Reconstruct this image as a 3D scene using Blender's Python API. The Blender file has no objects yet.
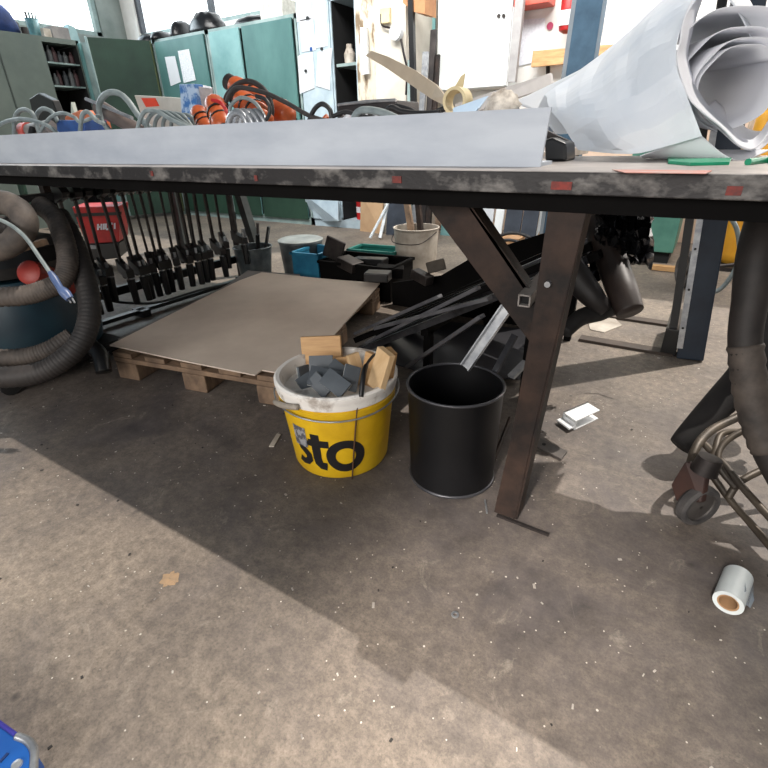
import bpy, bmesh, math, random
from mathutils import Vector, Matrix
random.seed(7)
PI = math.pi
C = bpy.context.scene.collection
# ------------------------------------------------------------ camera model
H = .88; FPX = 487.; PIT = math.radians(26.9); YAW = math.radians(32.6); ROL = math.radians(1.5)
_F = Vector((-math.sin(YAW), math.cos(YAW), 0)); _R = Vector((math.cos(YAW), math.sin(YAW), 0))
_fw = _F*math.cos(PIT) - Vector((0, 0, math.sin(PIT)))
_u0 = _F*math.sin(PIT) + Vector((0, 0, math.cos(PIT)))
_cx = math.cos(ROL)*_R - math.sin(ROL)*_u0; _cu = math.sin(ROL)*_R + math.cos(ROL)*_u0
def P(px, py, **k):
    d = _fw + (px-384)/FPX*_cx + (384-py)/FPX*_cu
    if 'z' in k: t = (k['z']-H)/d.z
    elif 'y' in k: t = k['y']/d.y
    elif 'x' in k: t = k['x']/d.x
    else: t = k['t']
    return Vector((d.x*t, d.y*t, H+d.z*t))
cd = bpy.data.cameras.new('camera'); cam = bpy.data.objects.new('camera', cd); C.objects.link(cam)
cd.sensor_width = 36; cd.lens = 36*FPX/768; cd.clip_start = .02; cd.clip_end = 60
M4 = Matrix((_cx, _cu, -_fw)).transposed().to_4x4(); M4.translation = Vector((0, 0, H)); cam.matrix_world = M4
bpy.context.scene.camera = cam
# ------------------------------------------------------------ materials
def lin(c): return tuple(((x/255)/12.92 if x/255 <= .04045 else ((x/255+.055)/1.055)**2.4) for x in c)
_mats = {}
def mat(name, c=None, c2=None, rough=.6, metal=0., scale=8., bump=0., stretch=None, lo=.35, hi=.65, emis=0., spec=.5, alpha=1., trans=0., detail=6):
    if name in _mats: return _mats[name]
    m = bpy.data.materials.new(name); m.use_nodes = True; nt = m.node_tree; b = nt.nodes['Principled BSDF']
    c = lin(c)+(1,); c2 = (lin(c2)+(1,)) if c2 else tuple(v*.8 for v in c[:3])+(1,)
    tc = nt.nodes.new('ShaderNodeTexCoord'); mp = nt.nodes.new('ShaderNodeMapping'); ns = nt.nodes.new('ShaderNodeTexNoise'); cr = nt.nodes.new('ShaderNodeValToRGB')
    nt.links.new(tc.outputs['Object'], mp.inputs[0]); nt.links.new(mp.outputs[0], ns.inputs[0])
    if stretch: mp.inputs['Scale'].default_value = stretch
    ns.inputs['Scale'].default_value = scale; ns.inputs['Detail'].default_value = detail; ns.inputs['Roughness'].default_value = .6
    cr.color_ramp.elements[0].position = lo; cr.color_ramp.elements[1].position = hi
    cr.color_ramp.elements[0].color = c2; cr.color_ramp.elements[1].color = c
    nt.links.new(ns.outputs['Fac'], cr.inputs[0]); nt.links.new(cr.outputs[0], b.inputs['Base Color'])
    b.inputs['Roughness'].default_value = rough; b.inputs['Metallic'].default_value = metal
    b.inputs['Specular IOR Level'].default_value = spec; b.inputs['Alpha'].default_value = alpha
    b.inputs['Transmission Weight'].default_value = trans
    if emis: nt.links.new(cr.outputs[0], b.inputs['Emission Color']); b.inputs['Emission Strength'].default_value = emis
    if bump:
        bp = nt.nodes.new('ShaderNodeBump'); bp.inputs['Strength'].default_value = bump; bp.inputs['Distance'].default_value = .01
        nt.links.new(ns.outputs['Fac'], bp.inputs['Height']); nt.links.new(bp.outputs[0], b.inputs['Normal'])
    _mats[name] = m; return m
def floor_mat():
    m = bpy.data.materials.new('worn_concrete'); m.use_nodes = True; nt = m.node_tree; b = nt.nodes['Principled BSDF']
    N = nt.nodes.new; L = nt.links.new
    tc = N('ShaderNodeTexCoord')
    def noise(s, d=8, r=.6, dist=0):
        n = N('ShaderNodeTexNoise'); n.inputs['Scale'].default_value = s; n.inputs['Detail'].default_value = d; n.inputs['Roughness'].default_value = r
        n.inputs['Distortion'].default_value = dist; L(tc.outputs['Object'], n.inputs[0]); return n.outputs['Fac']
    def ramp(v, stops):
        r = N('ShaderNodeValToRGB'); e = r.color_ramp.elements
        e[0].position, e[0].color = stops[0][0], lin(stops[0][1])+(1,)
        e[1].position, e[1].color = stops[-1][0], lin(stops[-1][1])+(1,)
        for p, c in stops[1:-1]:
            q = e.new(p); q.color = lin(c)+(1,)
        L(v, r.inputs[0]); return r.outputs[0]
    def mix(f, a, bb, mode='MIX'):
        x = N('ShaderNodeMix'); x.data_type = 'RGBA'; x.blend_type = mode
        if isinstance(f, float): x.inputs[0].default_value = f
        else: L(f, x.inputs[0])
        L(a, x.inputs[6]); L(bb, x.inputs[7]); return x.outputs[2]
    base = ramp(noise(1.6, 10, .65, .3), [(.3, (126, 115, 104)), (.5, (158, 144, 129)), (.7, (186, 170, 152))])
    fine = ramp(noise(38, 8, .75), [(.3, (120, 120, 120)), (.5, (200, 200, 200)), (.68, (255, 255, 255))])
    col = mix(.8, base, fine, 'MULTIPLY')
    grit = ramp(noise(170, 6, .8), [(.35, (150, 150, 150)), (.5, (225, 225, 225)), (.66, (255, 255, 255))]); col = mix(.7, col, grit, 'MULTIPLY')
    # grime patches, with the bench's shade also painted in as a darker band
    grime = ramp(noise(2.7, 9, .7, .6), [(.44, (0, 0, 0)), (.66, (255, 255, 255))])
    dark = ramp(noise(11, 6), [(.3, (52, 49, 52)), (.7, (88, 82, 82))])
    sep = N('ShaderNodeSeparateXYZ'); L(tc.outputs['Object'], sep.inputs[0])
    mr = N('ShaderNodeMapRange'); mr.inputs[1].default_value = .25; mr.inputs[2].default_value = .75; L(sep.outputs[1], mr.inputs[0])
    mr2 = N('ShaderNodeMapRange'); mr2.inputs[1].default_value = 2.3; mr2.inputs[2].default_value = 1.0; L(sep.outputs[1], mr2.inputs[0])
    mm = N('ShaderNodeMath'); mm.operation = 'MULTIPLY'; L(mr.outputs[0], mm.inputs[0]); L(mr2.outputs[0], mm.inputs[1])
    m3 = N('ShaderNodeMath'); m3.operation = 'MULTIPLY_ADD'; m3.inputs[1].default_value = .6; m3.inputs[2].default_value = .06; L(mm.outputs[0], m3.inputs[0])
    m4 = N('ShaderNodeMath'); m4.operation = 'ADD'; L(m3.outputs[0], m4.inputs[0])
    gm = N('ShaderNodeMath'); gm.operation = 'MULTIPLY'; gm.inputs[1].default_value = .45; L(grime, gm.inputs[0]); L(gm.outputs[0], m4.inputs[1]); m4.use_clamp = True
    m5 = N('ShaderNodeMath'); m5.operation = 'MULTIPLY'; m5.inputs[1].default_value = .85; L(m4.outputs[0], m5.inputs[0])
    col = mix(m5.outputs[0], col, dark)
    # dark spots and pale specks
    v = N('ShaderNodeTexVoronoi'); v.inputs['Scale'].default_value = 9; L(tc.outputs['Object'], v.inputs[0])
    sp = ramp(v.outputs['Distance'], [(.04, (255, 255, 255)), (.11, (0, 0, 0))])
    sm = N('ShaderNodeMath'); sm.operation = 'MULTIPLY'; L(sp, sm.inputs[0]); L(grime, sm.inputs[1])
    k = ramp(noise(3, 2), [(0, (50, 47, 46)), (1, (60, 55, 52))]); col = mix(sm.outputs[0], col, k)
    for sc_, rad, thr in ((26, .07, .5), (60, .12, .42), (7, .035, .45)):
        v = N('ShaderNodeTexVoronoi'); v.inputs['Scale'].default_value = sc_; L(tc.outputs['Object'], v.inputs[0])
        r1 = ramp(v.outputs['Distance'], [(rad*.6, (255, 255, 255)), (rad, (0, 0, 0))])
        s2 = N('ShaderNodeSeparateColor'); L(v.outputs['Color'], s2.inputs[0])
        gt = N('ShaderNodeMath'); gt.operation = 'GREATER_THAN'; gt.inputs[1].default_value = 1-thr*.5; L(s2.outputs[0], gt.inputs[0])
        mu = N('ShaderNodeMath'); mu.operation = 'MULTIPLY'; L(r1, mu.inputs[0]); L(gt.outputs[0], mu.inputs[1])
        w = ramp(noise(5, 2), [(.3, (176, 168, 155)), (.7, (214, 208, 198))]); col = mix(mu.outputs[0], col, w)
    # paler scuffs
    sc = ramp(noise(5.5, 10, .8, 1.5), [(.58, (0, 0, 0)), (.68, (150, 150, 150))])
    w2 = ramp(noise(4, 2), [(0, (176, 165, 150)), (1, (186, 176, 160))]); col = mix(sc, col, w2)
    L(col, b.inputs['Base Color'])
    rr = N('ShaderNodeMapRange'); rr.inputs[3].default_value = .42; rr.inputs[4].default_value = .85; L(noise(3, 6), rr.inputs[0]); L(rr.outputs[0], b.inputs['Roughness'])
    bp = N('ShaderNodeBump'); bp.inputs['Strength'].default_value = .35; bp.inputs['Distance'].default_value = .004
    L(noise(60, 8, .7), bp.inputs['Height']); L(bp.outputs[0], b.inputs['Normal'])
    return m
# ------------------------------------------------------------ mesh helpers
class MB:
    def __init__(s): s.bm = bmesh.new()
    def quadbox(s, c8, mi=0):
        v = [s.bm.verts.new(c) for c in c8]
        for f in ((0, 3, 2, 1), (4, 5, 6, 7), (0, 1, 5, 4), (1, 2, 6, 5), (2, 3, 7, 6), (3, 0, 4, 7)): s.bm.faces.new([v[i] for i in f])
        return s
    def box(s, c, d, R=None):
        c = Vector(c); o = []
        for z in (-1, 1):
            for x, y in ((-1, -1), (1, -1), (1, 1), (-1, 1)):
                v = Vector((x*d[0]/2, y*d[1]/2, z*d[2]/2)); o.append(c + (R @ v if R else v))
        return s.quadbox(o)
    def span(s, a, b): return s.box([(a[i]+b[i])/2 for i in range(3)], [abs(b[i]-a[i]) for i in range(3)])
    def bar(s, a, b, w, h, up=(0, 0, 1)):
        a, b = Vector(a), Vector(b); d = (b-a).normalized(); x = d.cross(Vector(up)).normalized(); u = x.cross(d)
        o = []
        for q in (a, b):
            for i, j in ((-1, -1), (1, -1), (1, 1), (-1, 1)): o.append(q + x*i*w/2 + u*j*h/2)
        return s.quadbox(o)
    def tube(s, pts, r, seg=10, closed=False, hollow=False):
        pts = [Vector(p) for p in pts]; n = len(pts); rs = r if isinstance(r, (list, tuple)) else [r]*n
        T = []
        for i in range(n):
            a = pts[(i-1) % n] if closed or i > 0 else pts[i]; b = pts[(i+1) % n] if closed or i < n-1 else pts[i]
            T.append((b-a).normalized())
        nv = T[0].orthogonal().normalized(); rings = []
        for i in range(n):
            nv = (nv - T[i]*nv.dot(T[i])).normalized(); bn = T[i].cross(nv)
            rings.append([s.bm.verts.new(pts[i] + (nv*math.cos(k*2*PI/seg)+bn*math.sin(k*2*PI/seg))*rs[i]) for k in range(seg)])
        for i in range(n if closed else n-1):
            a, b = rings[i], rings[(i+1) % n]
            for k in range(seg): s.bm.faces.new((a[k], a[(k+1) % seg], b[(k+1) % seg], b[k]))
        if not closed and not hollow:
            s.bm.faces.new(rings[0][::-1]); s.bm.faces.new(rings[-1])
        return s
    def cyl(s, a, b, r, r2=None, seg=20): return s.tube([a, b], [r, r if r2 is None else r2], seg)
    def lathe(s, prof, c=(0, 0, 0), seg=40, R=None):
        c = Vector(c); rings = []
        for r, z in prof:
            rings.append([s.bm.verts.new(c + (R @ Vector((r*math.cos(k*2*PI/seg), r*math.sin(k*2*PI/seg), z)) if R else Vector((r*math.cos(k*2*PI/seg), r*math.sin(k*2*PI/seg), z)))) for k in range(seg)])
        for a, b in zip(rings, rings[1:]):
            for k in range(seg): s.bm.faces.new((a[k], a[(k+1) % seg], b[(k+1) % seg], b[k]))
        s.bm.faces.new(rings[0][::-1]); s.bm.faces.new(rings[-1]); return s
    def prism(s, pts, ext):
        ext = Vector(ext); a = [s.bm.verts.new(Vector(p)) for p in pts]; b = [s.bm.verts.new(Vector(p)+ext) for p in pts]; n = len(a)
        s.bm.faces.new(a[::-1]); s.bm.faces.new(b)
        for k in range(n): s.bm.faces.new((a[k], a[(k+1) % n], b[(k+1) % n], b[k]))
        return s
    def sheet(s, rows, closed=False):
        g = [[s.bm.verts.new(p) for p in r] for r in rows]
        for a, b in zip(g, g[1:]):
            for k in range(len(a)-(0 if closed else 1)):
                k2 = (k+1) % len(a); s.bm.faces.new((a[k], a[k2], b[k2], b[k]))
        return s
base = {}
def tag(o, label=None, cat=None, group=None, kind=None):
    if label: o['label'] = label
    if cat: o['category'] = cat
    if group: o['group'] = group
    if kind: o['kind'] = kind
    return o
def thing(name, label, cat, loc=(0, 0, 0), group=None):
    o = bpy.data.objects.new(name, None); C.objects.link(o); o.location = loc; o.empty_display_size = .05; base[o.name] = Vector(loc)
    return tag(o, label, cat, group)
def obj(name, mb, m, parent=None, label=None, cat=None, group=None, kind=None, smooth=False, bevel=0., solid=0., sub=0):
    bm = mb.bm
    bmesh.ops.recalc_face_normals(bm, faces=bm.faces)
    if parent is not None: off = base[parent.name]
    else:
        vs = [v.co for v in bm.verts]
        off = Vector(((min(v.x for v in vs)+max(v.x for v in vs))/2, (min(v.y for v in vs)+max(v.y for v in vs))/2, min(v.z for v in vs)))
        if kind == 'structure': off = Vector((0, 0, 0))
    bmesh.ops.translate(bm, verts=bm.verts, vec=-off)
    me = bpy.data.meshes.new(name); bm.to_mesh(me); bm.free(); me.materials.append(m)
    o = bpy.data.objects.new(name, me); C.objects.link(o)
    if parent is not None: o.parent = parent
    else: o.location = off
    base[o.name] = off
    if smooth:
        for p in me.polygons: p.use_smooth = True
        if smooth == 'auto':
            me.set_sharp_from_angle(angle=math.radians(38))
    if solid: md = o.modifiers.new('s', 'SOLIDIFY'); md.thickness = solid; md.offset = 0
    if sub: md = o.modifiers.new('u', 'SUBSURF'); md.levels = sub; md.render_levels = sub
    if bevel: md = o.modifiers.new('b', 'BEVEL'); md.width = bevel; md.segments = 2; md.limit_method = 'ANGLE'
    return tag(o, label, cat, group, kind)
def dup(root, loc, rot=None, label=None, group=None, scale=None):
    def cp(o, par):
        c = o.copy(); C.objects.link(c); base[c.name] = base[o.name]
        if par: c.parent = par
        for ch in [x for x in C.objects if x.parent == o]: cp(ch, c)
        return c
    r = cp(root, None); r.location = loc
    if rot is not None: r.rotation_euler = rot
    if scale: r.scale = scale
    if label: r['label'] = label
    if group: r['group'] = group
    return r
def spl(pts, n=8, closed=False):
    p = [Vector(q) for q in pts]; out = []; N = len(p)
    for i in range(N if closed else N-1):
        g = (lambda k: p[k % N]) if closed else (lambda k: p[max(0, min(N-1, k))])
        a, b, c, d = g(i-1), g(i), g(i+1), g(i+2)
        for k in range(n):
            t = k/n; out.append(.5*((2*b)+(c-a)*t+(2*a-5*b+4*c-d)*t*t+(3*b-a-3*c+d)*t**3))
    if not closed: out.append(p[-1])
    return out
def px(lst, n=8, closed=False, **k):
    return spl([P(q[0], q[1], **({'t': q[2]} if len(q) > 2 else k)) for q in lst], n, closed)
def ribbon(mb, path, w, f, n=1):
    """2-D stroke mapped to 3-D by f(u,v)"""
    pts = [Vector(p) for p in path]; rows = []
    for i, p in enumerate(pts):
        a = pts[max(0, i-1)]; b = pts[min(len(pts)-1, i+1)]; d = (b-a).normalized(); nn = Vector((-d.y, d.x))
        if (pts[0]-pts[-1]).length < 1e-6 and i in (0, len(pts)-1):
            d = (pts[1]-pts[-2]).normalized(); nn = Vector((-d.y, d.x))
        rows.append([f(*(p+nn*w*(k/2-.5))) for k in range(3)])
    mb.sheet(rows)
def arc(cx, cy, r, a0, a1, n=24, ry=None):
    ry = ry or r
    return [(cx+r*math.cos(math.radians(a0+(a1-a0)*k/n)), cy+ry*math.sin(math.radians(a0+(a1-a0)*k/n))) for k in range(n+1)]
def fill2(pts, n):
    out = []
    for a, b in zip(pts, pts[1:]):
        for k in range(n): out.append((a[0]+(b[0]-a[0])*k/n, a[1]+(b[1]-a[1])*k/n))
    return out+[pts[-1]]

# ------------------------------------------------------------ palette
steel_dark = mat('dark_steel', (66, 60, 58), (34, 31, 31), .5, .55, 9, .2)
steel_edge = mat('worn_edge_steel', (150, 146, 142), (40, 38, 39), .55, .2, 14, .35, stretch=(1, 1, 1.6), lo=.5, hi=.8, detail=12)
steel_top = mat('bench_top_steel', (186, 178, 172), (136, 130, 127), .42, .3, 5, .1)
steel_under = mat('blackened_steel', (15, 14, 14), (10, 9, 9), .8, 0, 6, spec=.08)
rusty = mat('leg_steel', (66, 50, 42), (30, 26, 25), .6, .1, 9, .3, lo=.4, hi=.72, spec=.25, detail=10)
galv = mat('bright_steel', (178, 180, 182), (140, 143, 148), .35, .7, 30)
angle_m = mat('primed_steel', (192, 199, 208), (168, 176, 188), .5, 0, 7, .05, stretch=(.4, 1, 1.5))
white_p = mat('white_paint', (228, 232, 232), (208, 212, 214), .55, 0, 3)
wall_w = mat('limewash_wall', (232, 230, 226), (206, 203, 198), .9, 0, 2.5, .2)
wall_g = mat('pale_green_wall', (150, 158, 154), (120, 130, 126), .85, 0, 2.2, .2)
tealc = mat('teal_enamel', (82, 124, 120), (64, 104, 102), .45, .1, 3, 0, stretch=(1, 1, .5))
teal_l = mat('pale_teal_enamel', (124, 166, 166), (96, 142, 142), .45, .1, 3)
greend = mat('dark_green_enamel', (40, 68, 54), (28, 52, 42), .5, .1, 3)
frame_g = mat('grey_green_frame', (150, 168, 166), (118, 138, 136), .5, .1, 6)
cab_grey = mat('grey_green_locker', (98, 108, 102), (82, 93, 88), .55, .1, 2.5)
blackin = mat('black_interior', (18, 18, 19), (10, 10, 11), .9)
black_p = mat('black_plastic', (26, 26, 27), (17, 17, 18), .38, 0, 14, .05)
black_bin = mat('black_bin_metal', (19, 19, 21), (12, 12, 14), .45, 0, 5, .03, spec=.3)
rubber = mat('black_rubber', (30, 29, 29), (20, 19, 19), .75, 0, 20, .1)
paper = mat('white_paper', (236, 239, 242), (224, 229, 235), .75, 0, 4)
paper_in = mat('paper_inside', (240, 240, 244), (228, 229, 236), .8, 0, 3)
orange = mat('orange_plastic', (198, 96, 48), (150, 68, 34), .35, 0, 12)
redp = mat('red_plastic', (188, 30, 28), (150, 20, 22), .42, 0, 8)
bluep = mat('blue_plastic', (22, 84, 158), (16, 66, 132), .4, 0, 6)
skyb = mat('cyan_plastic', (44, 128, 160), (28, 96, 130), .45, 0, 7)
wood = mat('pine_wood', (206, 166, 116), (178, 134, 88), .6, 0, 6, .05, stretch=(1, 1, 9))
wood2 = mat('pale_wood', (220, 190, 148), (196, 160, 116), .6, 0, 7, .05, stretch=(1, 8, 1))
woodold = mat('old_pallet_wood', (148, 122, 98), (96, 78, 64), .8, 0, 7, .3, stretch=(1, 5, 1))
card = mat('brown_cardboard', (218, 203, 188), (198, 182, 168), .85, 0, 2.2, .08)
tile = mat('slate_tile', (92, 98, 104), (74, 80, 86), .5, 0, 8)
tile_e = mat('tile_edge', (176, 178, 176), (150, 152, 150), .7)
yellow = mat('yellow_pail_plastic', (226, 184, 30), (204, 160, 24), .42, 0, 9, .05)
pailw = mat('white_pail_plastic', (238, 234, 228), (176, 166, 156), .5, 0, 13, .15, lo=.34, hi=.46)
paild = mat('dusty_pail', (196, 188, 176), (140, 130, 118), .6, 0, 5, .1)
ink = mat('black_print', (24, 22, 24), (34, 32, 32), .5)
zinc = mat('zinc_pail', (120, 128, 130), (74, 82, 86), .4, .6, 8)
hose_m = mat('dusty_hose', (92, 83, 76), (56, 51, 48), .7, 0, 14, .15)
hose_d = mat('dark_hose', (50, 45, 43), (26, 24, 24), .65, 0, 10, .15)
cable_g = mat('grey_cable', (132, 142, 142), (100, 110, 112), .5, 0, 20)
cable_k = mat('black_cable', (30, 30, 32), (20, 20, 22), .5)
vacteal = mat('vacuum_teal', (16, 50, 62), (10, 36, 48), .42, 0, 5)
brownd = mat('dark_brown_tarp', (52, 42, 38), (26, 22, 21), .5, 0, 6, .3)
bluepost = mat('dark_blue_paint', (34, 48, 64), (24, 34, 48), .45, .2, 6)
bluepost2 = mat('faded_blue_paint', (76, 108, 132), (56, 84, 106), .5, .2, 8)
beige = mat('beige_strip', (186, 172, 152), (166, 152, 132), .7, 0, 5)
cream = mat('cream_plastic', (216, 200, 160), (196, 178, 136), .6)
clearp = mat('clear_plastic', (214, 224, 232), (180, 196, 210), .15, 0, 12, 0, trans=.6)
gyellow = mat('gas_bottle_yellow', (222, 162, 44), (196, 136, 34), .45, 0, 4)
tan = mat('tan_board', (200, 168, 132), (180, 146, 112), .8, 0, 3)
peel = mat('peeling_paint', (206, 196, 178), (122, 104, 82), .8, 0, 6, .3, stretch=(2, 2, .7), lo=.42, hi=.52)
pinkp = mat('pink_red_paint', (196, 130, 118), (178, 150, 142), .7, 0, 20)
greenst = mat('green_plastic', (28, 150, 110), (20, 128, 94), .4)
glow = mat('frosted_window', (250, 253, 255), (244, 250, 253), .5, emis=1.6)
bags = mat('black_bin_bag', (20, 21, 24), (12, 12, 14), .3, 0, 14, .6)
inner_grey = mat('shelf_goods', (100, 104, 104), (50, 52, 54), .7, 0, 40)

paper_out = mat('paper_outer', (244, 248, 253), (230, 237, 246), .7, 0, 5, .6, detail=3)
for m_ in (paper, paper_in, paper_out):
    nt = m_.node_tree; pb = nt.nodes['Principled BSDF']; tr = nt.nodes.new('ShaderNodeBsdfTranslucent'); tr.inputs[0].default_value = (.86, .88, .9, 1)
    mx = nt.nodes.new('ShaderNodeMixShader'); mx.inputs[0].default_value = .28; ou = nt.nodes['Material Output']
    nt.links.new(pb.outputs[0], mx.inputs[1]); nt.links.new(tr.outputs[0], mx.inputs[2]); nt.links.new(mx.outputs[0], ou.inputs[0])
# ------------------------------------------------------------ setting
def struct(name, mb, m, **k): return obj(name, mb, m, kind='structure', **k)
XW, YW = -7.35, 5.1
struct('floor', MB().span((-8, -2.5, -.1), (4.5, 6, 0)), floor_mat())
# back wall with a high window band over the lockers
wz0, wz1 = 2.16, 3.3
struct('wall_back', MB().span((XW, YW, 0), (4.5, YW+.15, wz0)).span((XW, YW, wz1), (4.5, YW+.15, 3.7)).span((-3.55, YW, wz0), (4.5, YW+.15, wz1)).span((XW, YW, wz0), (XW+.28, YW+.15, wz1)), wall_w)
w = struct('window_1', MB().span((XW+.28, YW+.04, wz0), (-3.55, YW+.1, wz0+.05)).span((XW+.28, YW+.04, wz1-.05), (-3.55, YW+.1, wz1)), frame_g)
mm = MB()
for xx in (XW+.3, -5.65, -4.6, -3.58): mm.box((xx, YW+.06, (wz0+wz1)/2), (.06, .07, wz1-wz0-.1))
obj('window_mullion', mm, mat('dark_mullion', (70, 74, 80), (50, 54, 60)), w)
obj('window_pane', MB().span((XW+.3, YW+.09, wz0+.05), (-3.57, YW+.1, wz1-.05)), glow, w)
struct('wall_left', MB().span((XW-.15, -2.5, 0), (XW, YW, wz0)).span((XW-.15, -2.5, wz1), (XW, YW, 3.7)).span((XW-.15, 4.75, wz0), (XW, YW, wz1)).span((XW-.15, -2.5, wz0), (XW, -1.5, wz1)), wall_g)
w = struct('window_2', MB().span((XW-.1, -1.5, wz0), (XW-.02, 4.75, wz0+.05)).span((XW-.1, 4.69, wz0), (XW-.02, 4.75, wz1)), frame_g)
obj('window_mullion', MB().box((XW-.06, 2.2, 2.75), (.06, .06, 1.04)).box((XW-.06, .4, 2.75), (.06, .06, 1.04)), frame_g, w)
obj('window_pane', MB().span((XW-.1, -1.45, wz0+.05), (XW-.09, 4.69, wz1-.02)), glow, w)
struct('wall_right', MB().span((4.5, -2.5, 0), (4.65, 3.0, 3.7)), wall_w)
# pillar with peeling paint
struct('trim_1', MB().span((-3.03, 4.42, 0), (-2.82, 5.1, 3.7)), peel)
struct('trim_2', MB().span((-2.815, 4.4, 0), (-2.5, 5.1, 3.7)), mat('pale_pillar', (210, 205, 194), (186, 180, 168), .85, 0, 3, .1))
struct('trim_3', MB().span((-3.0, 5.04, 0), (3.6, 5.1, 1.05)), mat('brown_dado', (214, 190, 170), (190, 164, 144), .85, 0, 3, .1))

# ------------------------------------------------------------ lockers along the back
YC, ZT = 4.45, 1.96
def locker(name, label, x0, x1, doors, carc, mat_d, depth=.5, z1=ZT):
    t = thing(name, label, 'cabinet', ((x0+x1)/2, YC+depth/2, 0))
    c = MB().span((x0, YC+.02, 0), (x0+.025, YC+depth, z1)).span((x1-.025, YC+.02, 0), (x1, YC+depth, z1)).span((x0, YC+.02, z1-.04), (x1, YC+depth, z1)).span((x0, YC+.02, 0), (x1, YC+depth, .08)).span((x0, YC+depth-.02, .08), (x1, YC+depth, z1-.04))
    obj('carcass', c, carc, t)
    for i, (a, b) in enumerate(doors):
        d = obj('door', MB().span((a+.006, YC, .07), (b-.006, YC+.02, z1-.03)), mat_d[i], t, bevel=.003)
        if z1 > 1.5 and x0 > -6.2: obj('lower_shade_panel', MB().span((a+.004, YC-.004, .06), (b-.004, YC-.001, .62)), greend, d, label='dark green lower shade panel')  # dark overlay added to paint the shade low on the lockers
        obj('handle', MB().box((b-.05, YC-.012, 1.02), (.02, .024, .11)), steel_dark, d)
    return t
locker('metal_locker', 'grey-green corner locker hidden behind the open dark green door', -6.6, -5.965, [(-6.57, -5.99)], frame_g, [cab_grey])
firstlocker = locker('metal_locker', 'narrow teal locker with paper sheets taped on its door', -5.96, -5.04, [(-5.93, -5.07)], frame_g, [tealc])
locker('metal_locker', 'wide teal two-door locker with a dark gap between its doors', -5.03, -3.76, [(-4.99, -4.52), (-4.49, -3.80)], frame_g, [teal_l, tealc])
# open dark green door leaf of the narrow locker, swung towards the room
t = firstlocker
a, b = P(115, 37, y=4.05), P(153, 42, y=4.45)
a.z = b.z = 1.95; a = Vector((-6.02-.02, 3.93, 1.95)); b = Vector((-5.97, 4.44, 1.95))
a = Vector((-6.28, 3.86, 1.95))
dl = obj('open_door', MB().prism([(a.x, a.y, .05), (b.x, b.y, .05), b, a], (-.02, .01, 0)), greend, t, label='dark green open door leaf')
obj('edge_strip', MB().prism([(a.x, a.y, .05), (a.x-.045, a.y+.005, .05), (a.x-.045, a.y+.005, 1.96), a], (0, -.012, 0)), frame_g, dl, label='pale edge strip')
obj('hinge_rail', MB().box((b.x, b.y-.01, 1.0), (.03, .01, 1.9)), mat('olive', (74, 84, 56), (60, 70, 46)), dl)
# papers on the teal door
def sheet_at(px4, y, label, m=paper, name='paper_sheet', cat='paper', group=None, th=.004):
    pts = [P(a, b, y=y) for a, b in px4]
    return obj(name, MB().prism(pts, (0, -th, 0)), m, None, label, cat, group)
sheet_at([(165, 57), (175, 56), (181, 82), (171, 86)], YC-.003, 'plain white sheet taped to the teal locker, left of a similar one')
sheet_at([(178, 51), (189, 49), (196, 80), (184, 83)], YC-.003, 'white sheet with grey heading taped to the teal locker door', mat('printed_paper', (226, 230, 232), (196, 202, 208), .8, 0, 60))
# pale locker with notices and an open dark bay
t = thing('utility_locker', 'pale blue-grey locker with notices on one door, its other side open', 'cabinet', (-3.4, 4.7, 0))
x0, xm, x1 = -3.75, -3.345, -3.045
obj('carcass', MB().span((x0, YC+.02, 0), (x0+.02, 4.95, ZT+.08)).span((xm-.01, YC+.02, .1), (xm+.01, 4.95, ZT+.05)).span((x1-.015, YC, 0), (x1, 4.95, ZT+.08)).span((x0, YC+.02, ZT+.04), (x1, 4.95, ZT+.08)).span((x0, YC+.02, 0), (x1, 4.95, .08)), mat('locker_pale', (180, 196, 204), (156, 174, 184), .5), t)
obj('back_panel', MB().span((xm+.01, 4.9, .08), (x1-.015, 4.94, ZT+.04)), blackin, t)
obj('side_liner', MB().span((x1-.024, YC+.03, .08), (x1-.016, 4.9, ZT+.04)).span((xm+.011, YC+.03, .08), (xm+.018, 4.9, ZT+.04)), blackin, t)
obj('door', MB().span((x0+.02, YC, .08), (xm-.005, YC+.02, ZT+.05)), mat('locker_pale', None), t)
for zz in (.95, 1.5): obj('shelf', MB().span((xm+.02, YC+.05, zz-.01), (x1-.025, 4.9, zz+.015)), frame_g, t)
for q, lab in (([(296, 0), (311, 0), (312, 19), (297, 22)], 'topmost crumpled notice on the pale locker door'),
               ([(300, 20), (313, 18), (316, 50), (302, 52)], 'notice with a small blue stamp on the pale locker'),
               ([(298, 56), (313, 52), (315, 88), (300, 94)], 'lower left notice on the pale locker, held by a black magnet'),
               ([(315, 4), (326, 2), (328, 46), (316, 48)], 'long white notice at the right edge of the pale locker'),
               ([(318, 52), (332, 48), (330, 90), (316, 86)], 'lower right notice curling off the pale locker')):
    sheet_at(q, YC-.004, lab)
for q in ((308, 18), (306, 71), (322, 49)):
    c = P(q[0], q[1], y=YC-.012); obj('magnet', MB().cyl(c, c+Vector((0, -.012, 0)), .014, seg=12), black_p, None, 'small round black magnet holding %s notice on the pale locker' % {308: 'the topmost', 306: 'the lower left', 322: 'the lower right'}[q[0]], 'magnet', 'magnets on the pale locker')
c = P(311, 49, y=YC-.009); obj('blue_stamp', MB().box(c, (.03, .003, .03)), bluep, None, 'tiny blue sticker on the stamped notice', 'sticker')
for i, (a_, b_, z, m_) in enumerate(((340, 5, 1.52, paild), (345, 40, .97, cream), (350, 60, .97, inner_grey))):
    c = Vector((-3.2+.06*i-.05, 4.62, z if i else 1.52)); o = MB().lathe([(.05, 0), (.055, .08), (.03, .13), (.03, .16)], c, 14)
    obj('paint_tin', o, m_, None, ['pale tin on the upper shelf of the open locker', 'cream tin on the lower locker shelf', 'grey tin on the lower locker shelf'][i], 'tin')
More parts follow.
